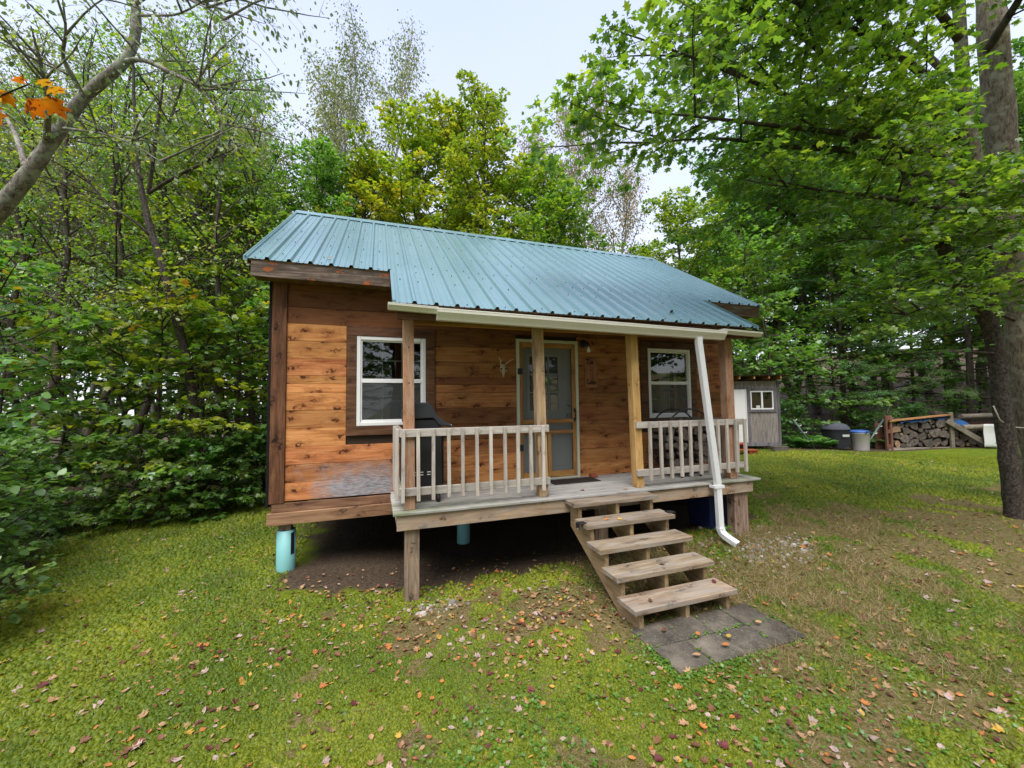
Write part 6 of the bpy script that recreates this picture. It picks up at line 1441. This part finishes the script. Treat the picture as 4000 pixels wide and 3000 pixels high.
for cn, _ in COLS:
    for i, (sn, tm) in enumerate(shapes.items()):
        o = one_leaf(tm, 50+i*7+hash(cn) % 1).build('fallen_leaf', [M['fl_'+cn]]); leafmeshes[(cn, sn)] = o.data; bpy.data.objects.remove(o)
desc = {'orange': 'small orange fallen leaf lying on the lawn', 'tan': 'dry tan fallen leaf lying on the lawn', 'pink': 'pale pinkish grey fallen leaf lying on the lawn', 'maroon': 'dark maroon fallen leaf lying on the lawn', 'yellow': 'golden yellow fallen leaf lying on the lawn', 'brown': 'dark brown fallen leaf lying on the lawn'}
def leaf_size(sn): return rng.uniform(.02, .05) if sn != 'maple' else rng.uniform(.03, .068)
def drop(cn, sn, x, y, z, s, label, group='fallen leaves on the lawn', tilt=.25):
    o = link(bpy.data.objects.new('fallen_leaf', leafmeshes[(cn, sn)])); o.location = (x, y, z); o.scale = (s, s, s); o.rotation_euler = (rng.normal(0, tilt), rng.normal(0, tilt), rng.uniform(0, 6.28))
    return tag(o, label, 'leaf', group)
X, Y, r = scatter(30000, 1.75, 17, rng, .85); ok, so, dr, lu = lawn_ok(X, Y)
dens = .26+.6*sm(.3, .7, fbm(X*1.3, Y*1.3, 61))+.9*np.exp(-(((X-5.6)/.9)**2+((Y+1.7)/.45)**2))+.8*np.exp(-(((X-2.7)/.6)**2+((Y+1.9)/.5)**2))+.35*np.exp(-((X-1.2)**2/2.5+(Y+.9)**2/.3))
dens = dens*np.where(so > .7, .35, 1)*np.where((X < -2.6) | (X > 16), .4, 1)
ok = ok | ((Y > -.9) & (Y < -.1) & (X > .2) & (X < 7)); ok &= rng.random(len(X)) < dens*np.clip(r/6.0, .22, .8)
X, Y, r = X[ok], Y[ok], r[ok]
names_ = [c for c, _ in COLS]; pr = np.array([p for _, p in COLS]); pr /= pr.sum()
cn = rng.choice(len(names_), len(X), p=pr); sn = rng.choice(3, len(X), p=[.22, .5, .28]); sk = list(shapes)
sz = np.array([leaf_size(sk[k]) for k in sn]); zz = ground(X, Y)+.012
an = np.array(np.arctan2(X-CAM[0], Y-CAM[1])-.3319); vis = (np.abs(np.tan(an)) < 1.33)
score = np.where(vis, sz/r, 0); order = np.argsort(-score)
for i in order[:288]: drop(names_[cn[i]], sk[sn[i]], X[i], Y[i], zz[i], sz[i], desc[names_[cn[i]]])
rest = order[288:]; VV = []; LL = []; CC = []; MI = []; b = 0
for key, me in leafmeshes.items():
    idx = [i for i in rest if (names_[cn[i]], sk[sn[i]]) == key]
    if not idx: continue
    co = np.empty(len(me.vertices)*3); me.vertices.foreach_get('co', co); co = co.reshape(-1, 3)
    fl = [list(p.vertices) for p in me.polygons]; base = np.concatenate(fl); cnts = np.array([len(f) for f in fl])
    for i in idx:
        e = Euler((rng.normal(0, .3), rng.normal(0, .3), rng.uniform(0, 6.28))).to_matrix(); s = sz[i]*(1+.2*min(1, r[i]/12))
        VV.append((co*s)@np.array(e).T+np.array([X[i], Y[i], zz[i]])); LL.append(base+b); CC.append(cnts); MI.append(np.full(len(cnts), names_.index(key[0]))); b += len(co)
me = raw_mesh('leaf_litter', np.concatenate(VV), np.concatenate(LL), np.concatenate(CC), [M['fl_'+c] for c in names_], {}, np.concatenate(MI))
o = link(bpy.data.objects.new('leaf_litter', me)); tag(o, 'smaller scattered fallen leaves over the lawn', kind='stuff')
# a few leaves on the steps, porch floor, pavers and roof
for lab, c, s_, x, y, z in (('orange leaf on the left of the second step', 'orange', 'oval', 3.70, -1.53, -.195), ('golden leaf beside the orange one on the second step', 'yellow', 'oval', 3.85, -1.57, -.195), ('brown leaf on the fourth step', 'brown', 'oval', 4.0, -2.08, -.535), ('maroon leaf at the right end of the bottom step', 'maroon', 'oval', 4.48, -2.28, -.70), ('brown leaf on the left of the bottom step', 'brown', 'oval', 3.62, -2.37, -.70),
        ('orange leaf on the porch floor above the steps', 'orange', 'oval', 4.30, -1.05, .006), ('tan leaf on the porch floor above the steps', 'tan', 'wide', 3.75, -.9, .006), ('brown leaf on the left paver by the stringer', 'brown', 'oval', 3.62, -2.55, -.87), ('bright orange leaf in the joint between the middle pavers', 'orange', 'oval', 3.85, -2.70, -.87), ('tan leaf on the front paver edge', 'tan', 'oval', 3.62, -2.92, -.87), ('yellow leaf on the outer middle paver', 'yellow', 'oval', 4.07, -2.82, -.87), ('orange leaf on the outer middle paver', 'orange', 'oval', 3.95, -2.9, -.87), ('tan leaf on the outer right paver', 'tan', 'oval', 4.5, -2.75, -.87)):
    drop(c, s_, x, y, z, .07, lab, 'leaves on the steps, porch and pavers', .12)
for lab, c, x, y in (('twig-like tan leaf on the left roof panel', 'tan', .62, -.1), ('reddish leaf low on the right roof panel', 'maroon', 5.2, -1.0)):
    drop(c, 'oval', x, y, roofz(y)+.03, .09, lab, 'leaves on the roof', .1).rotation_euler.x += math.atan(SL)
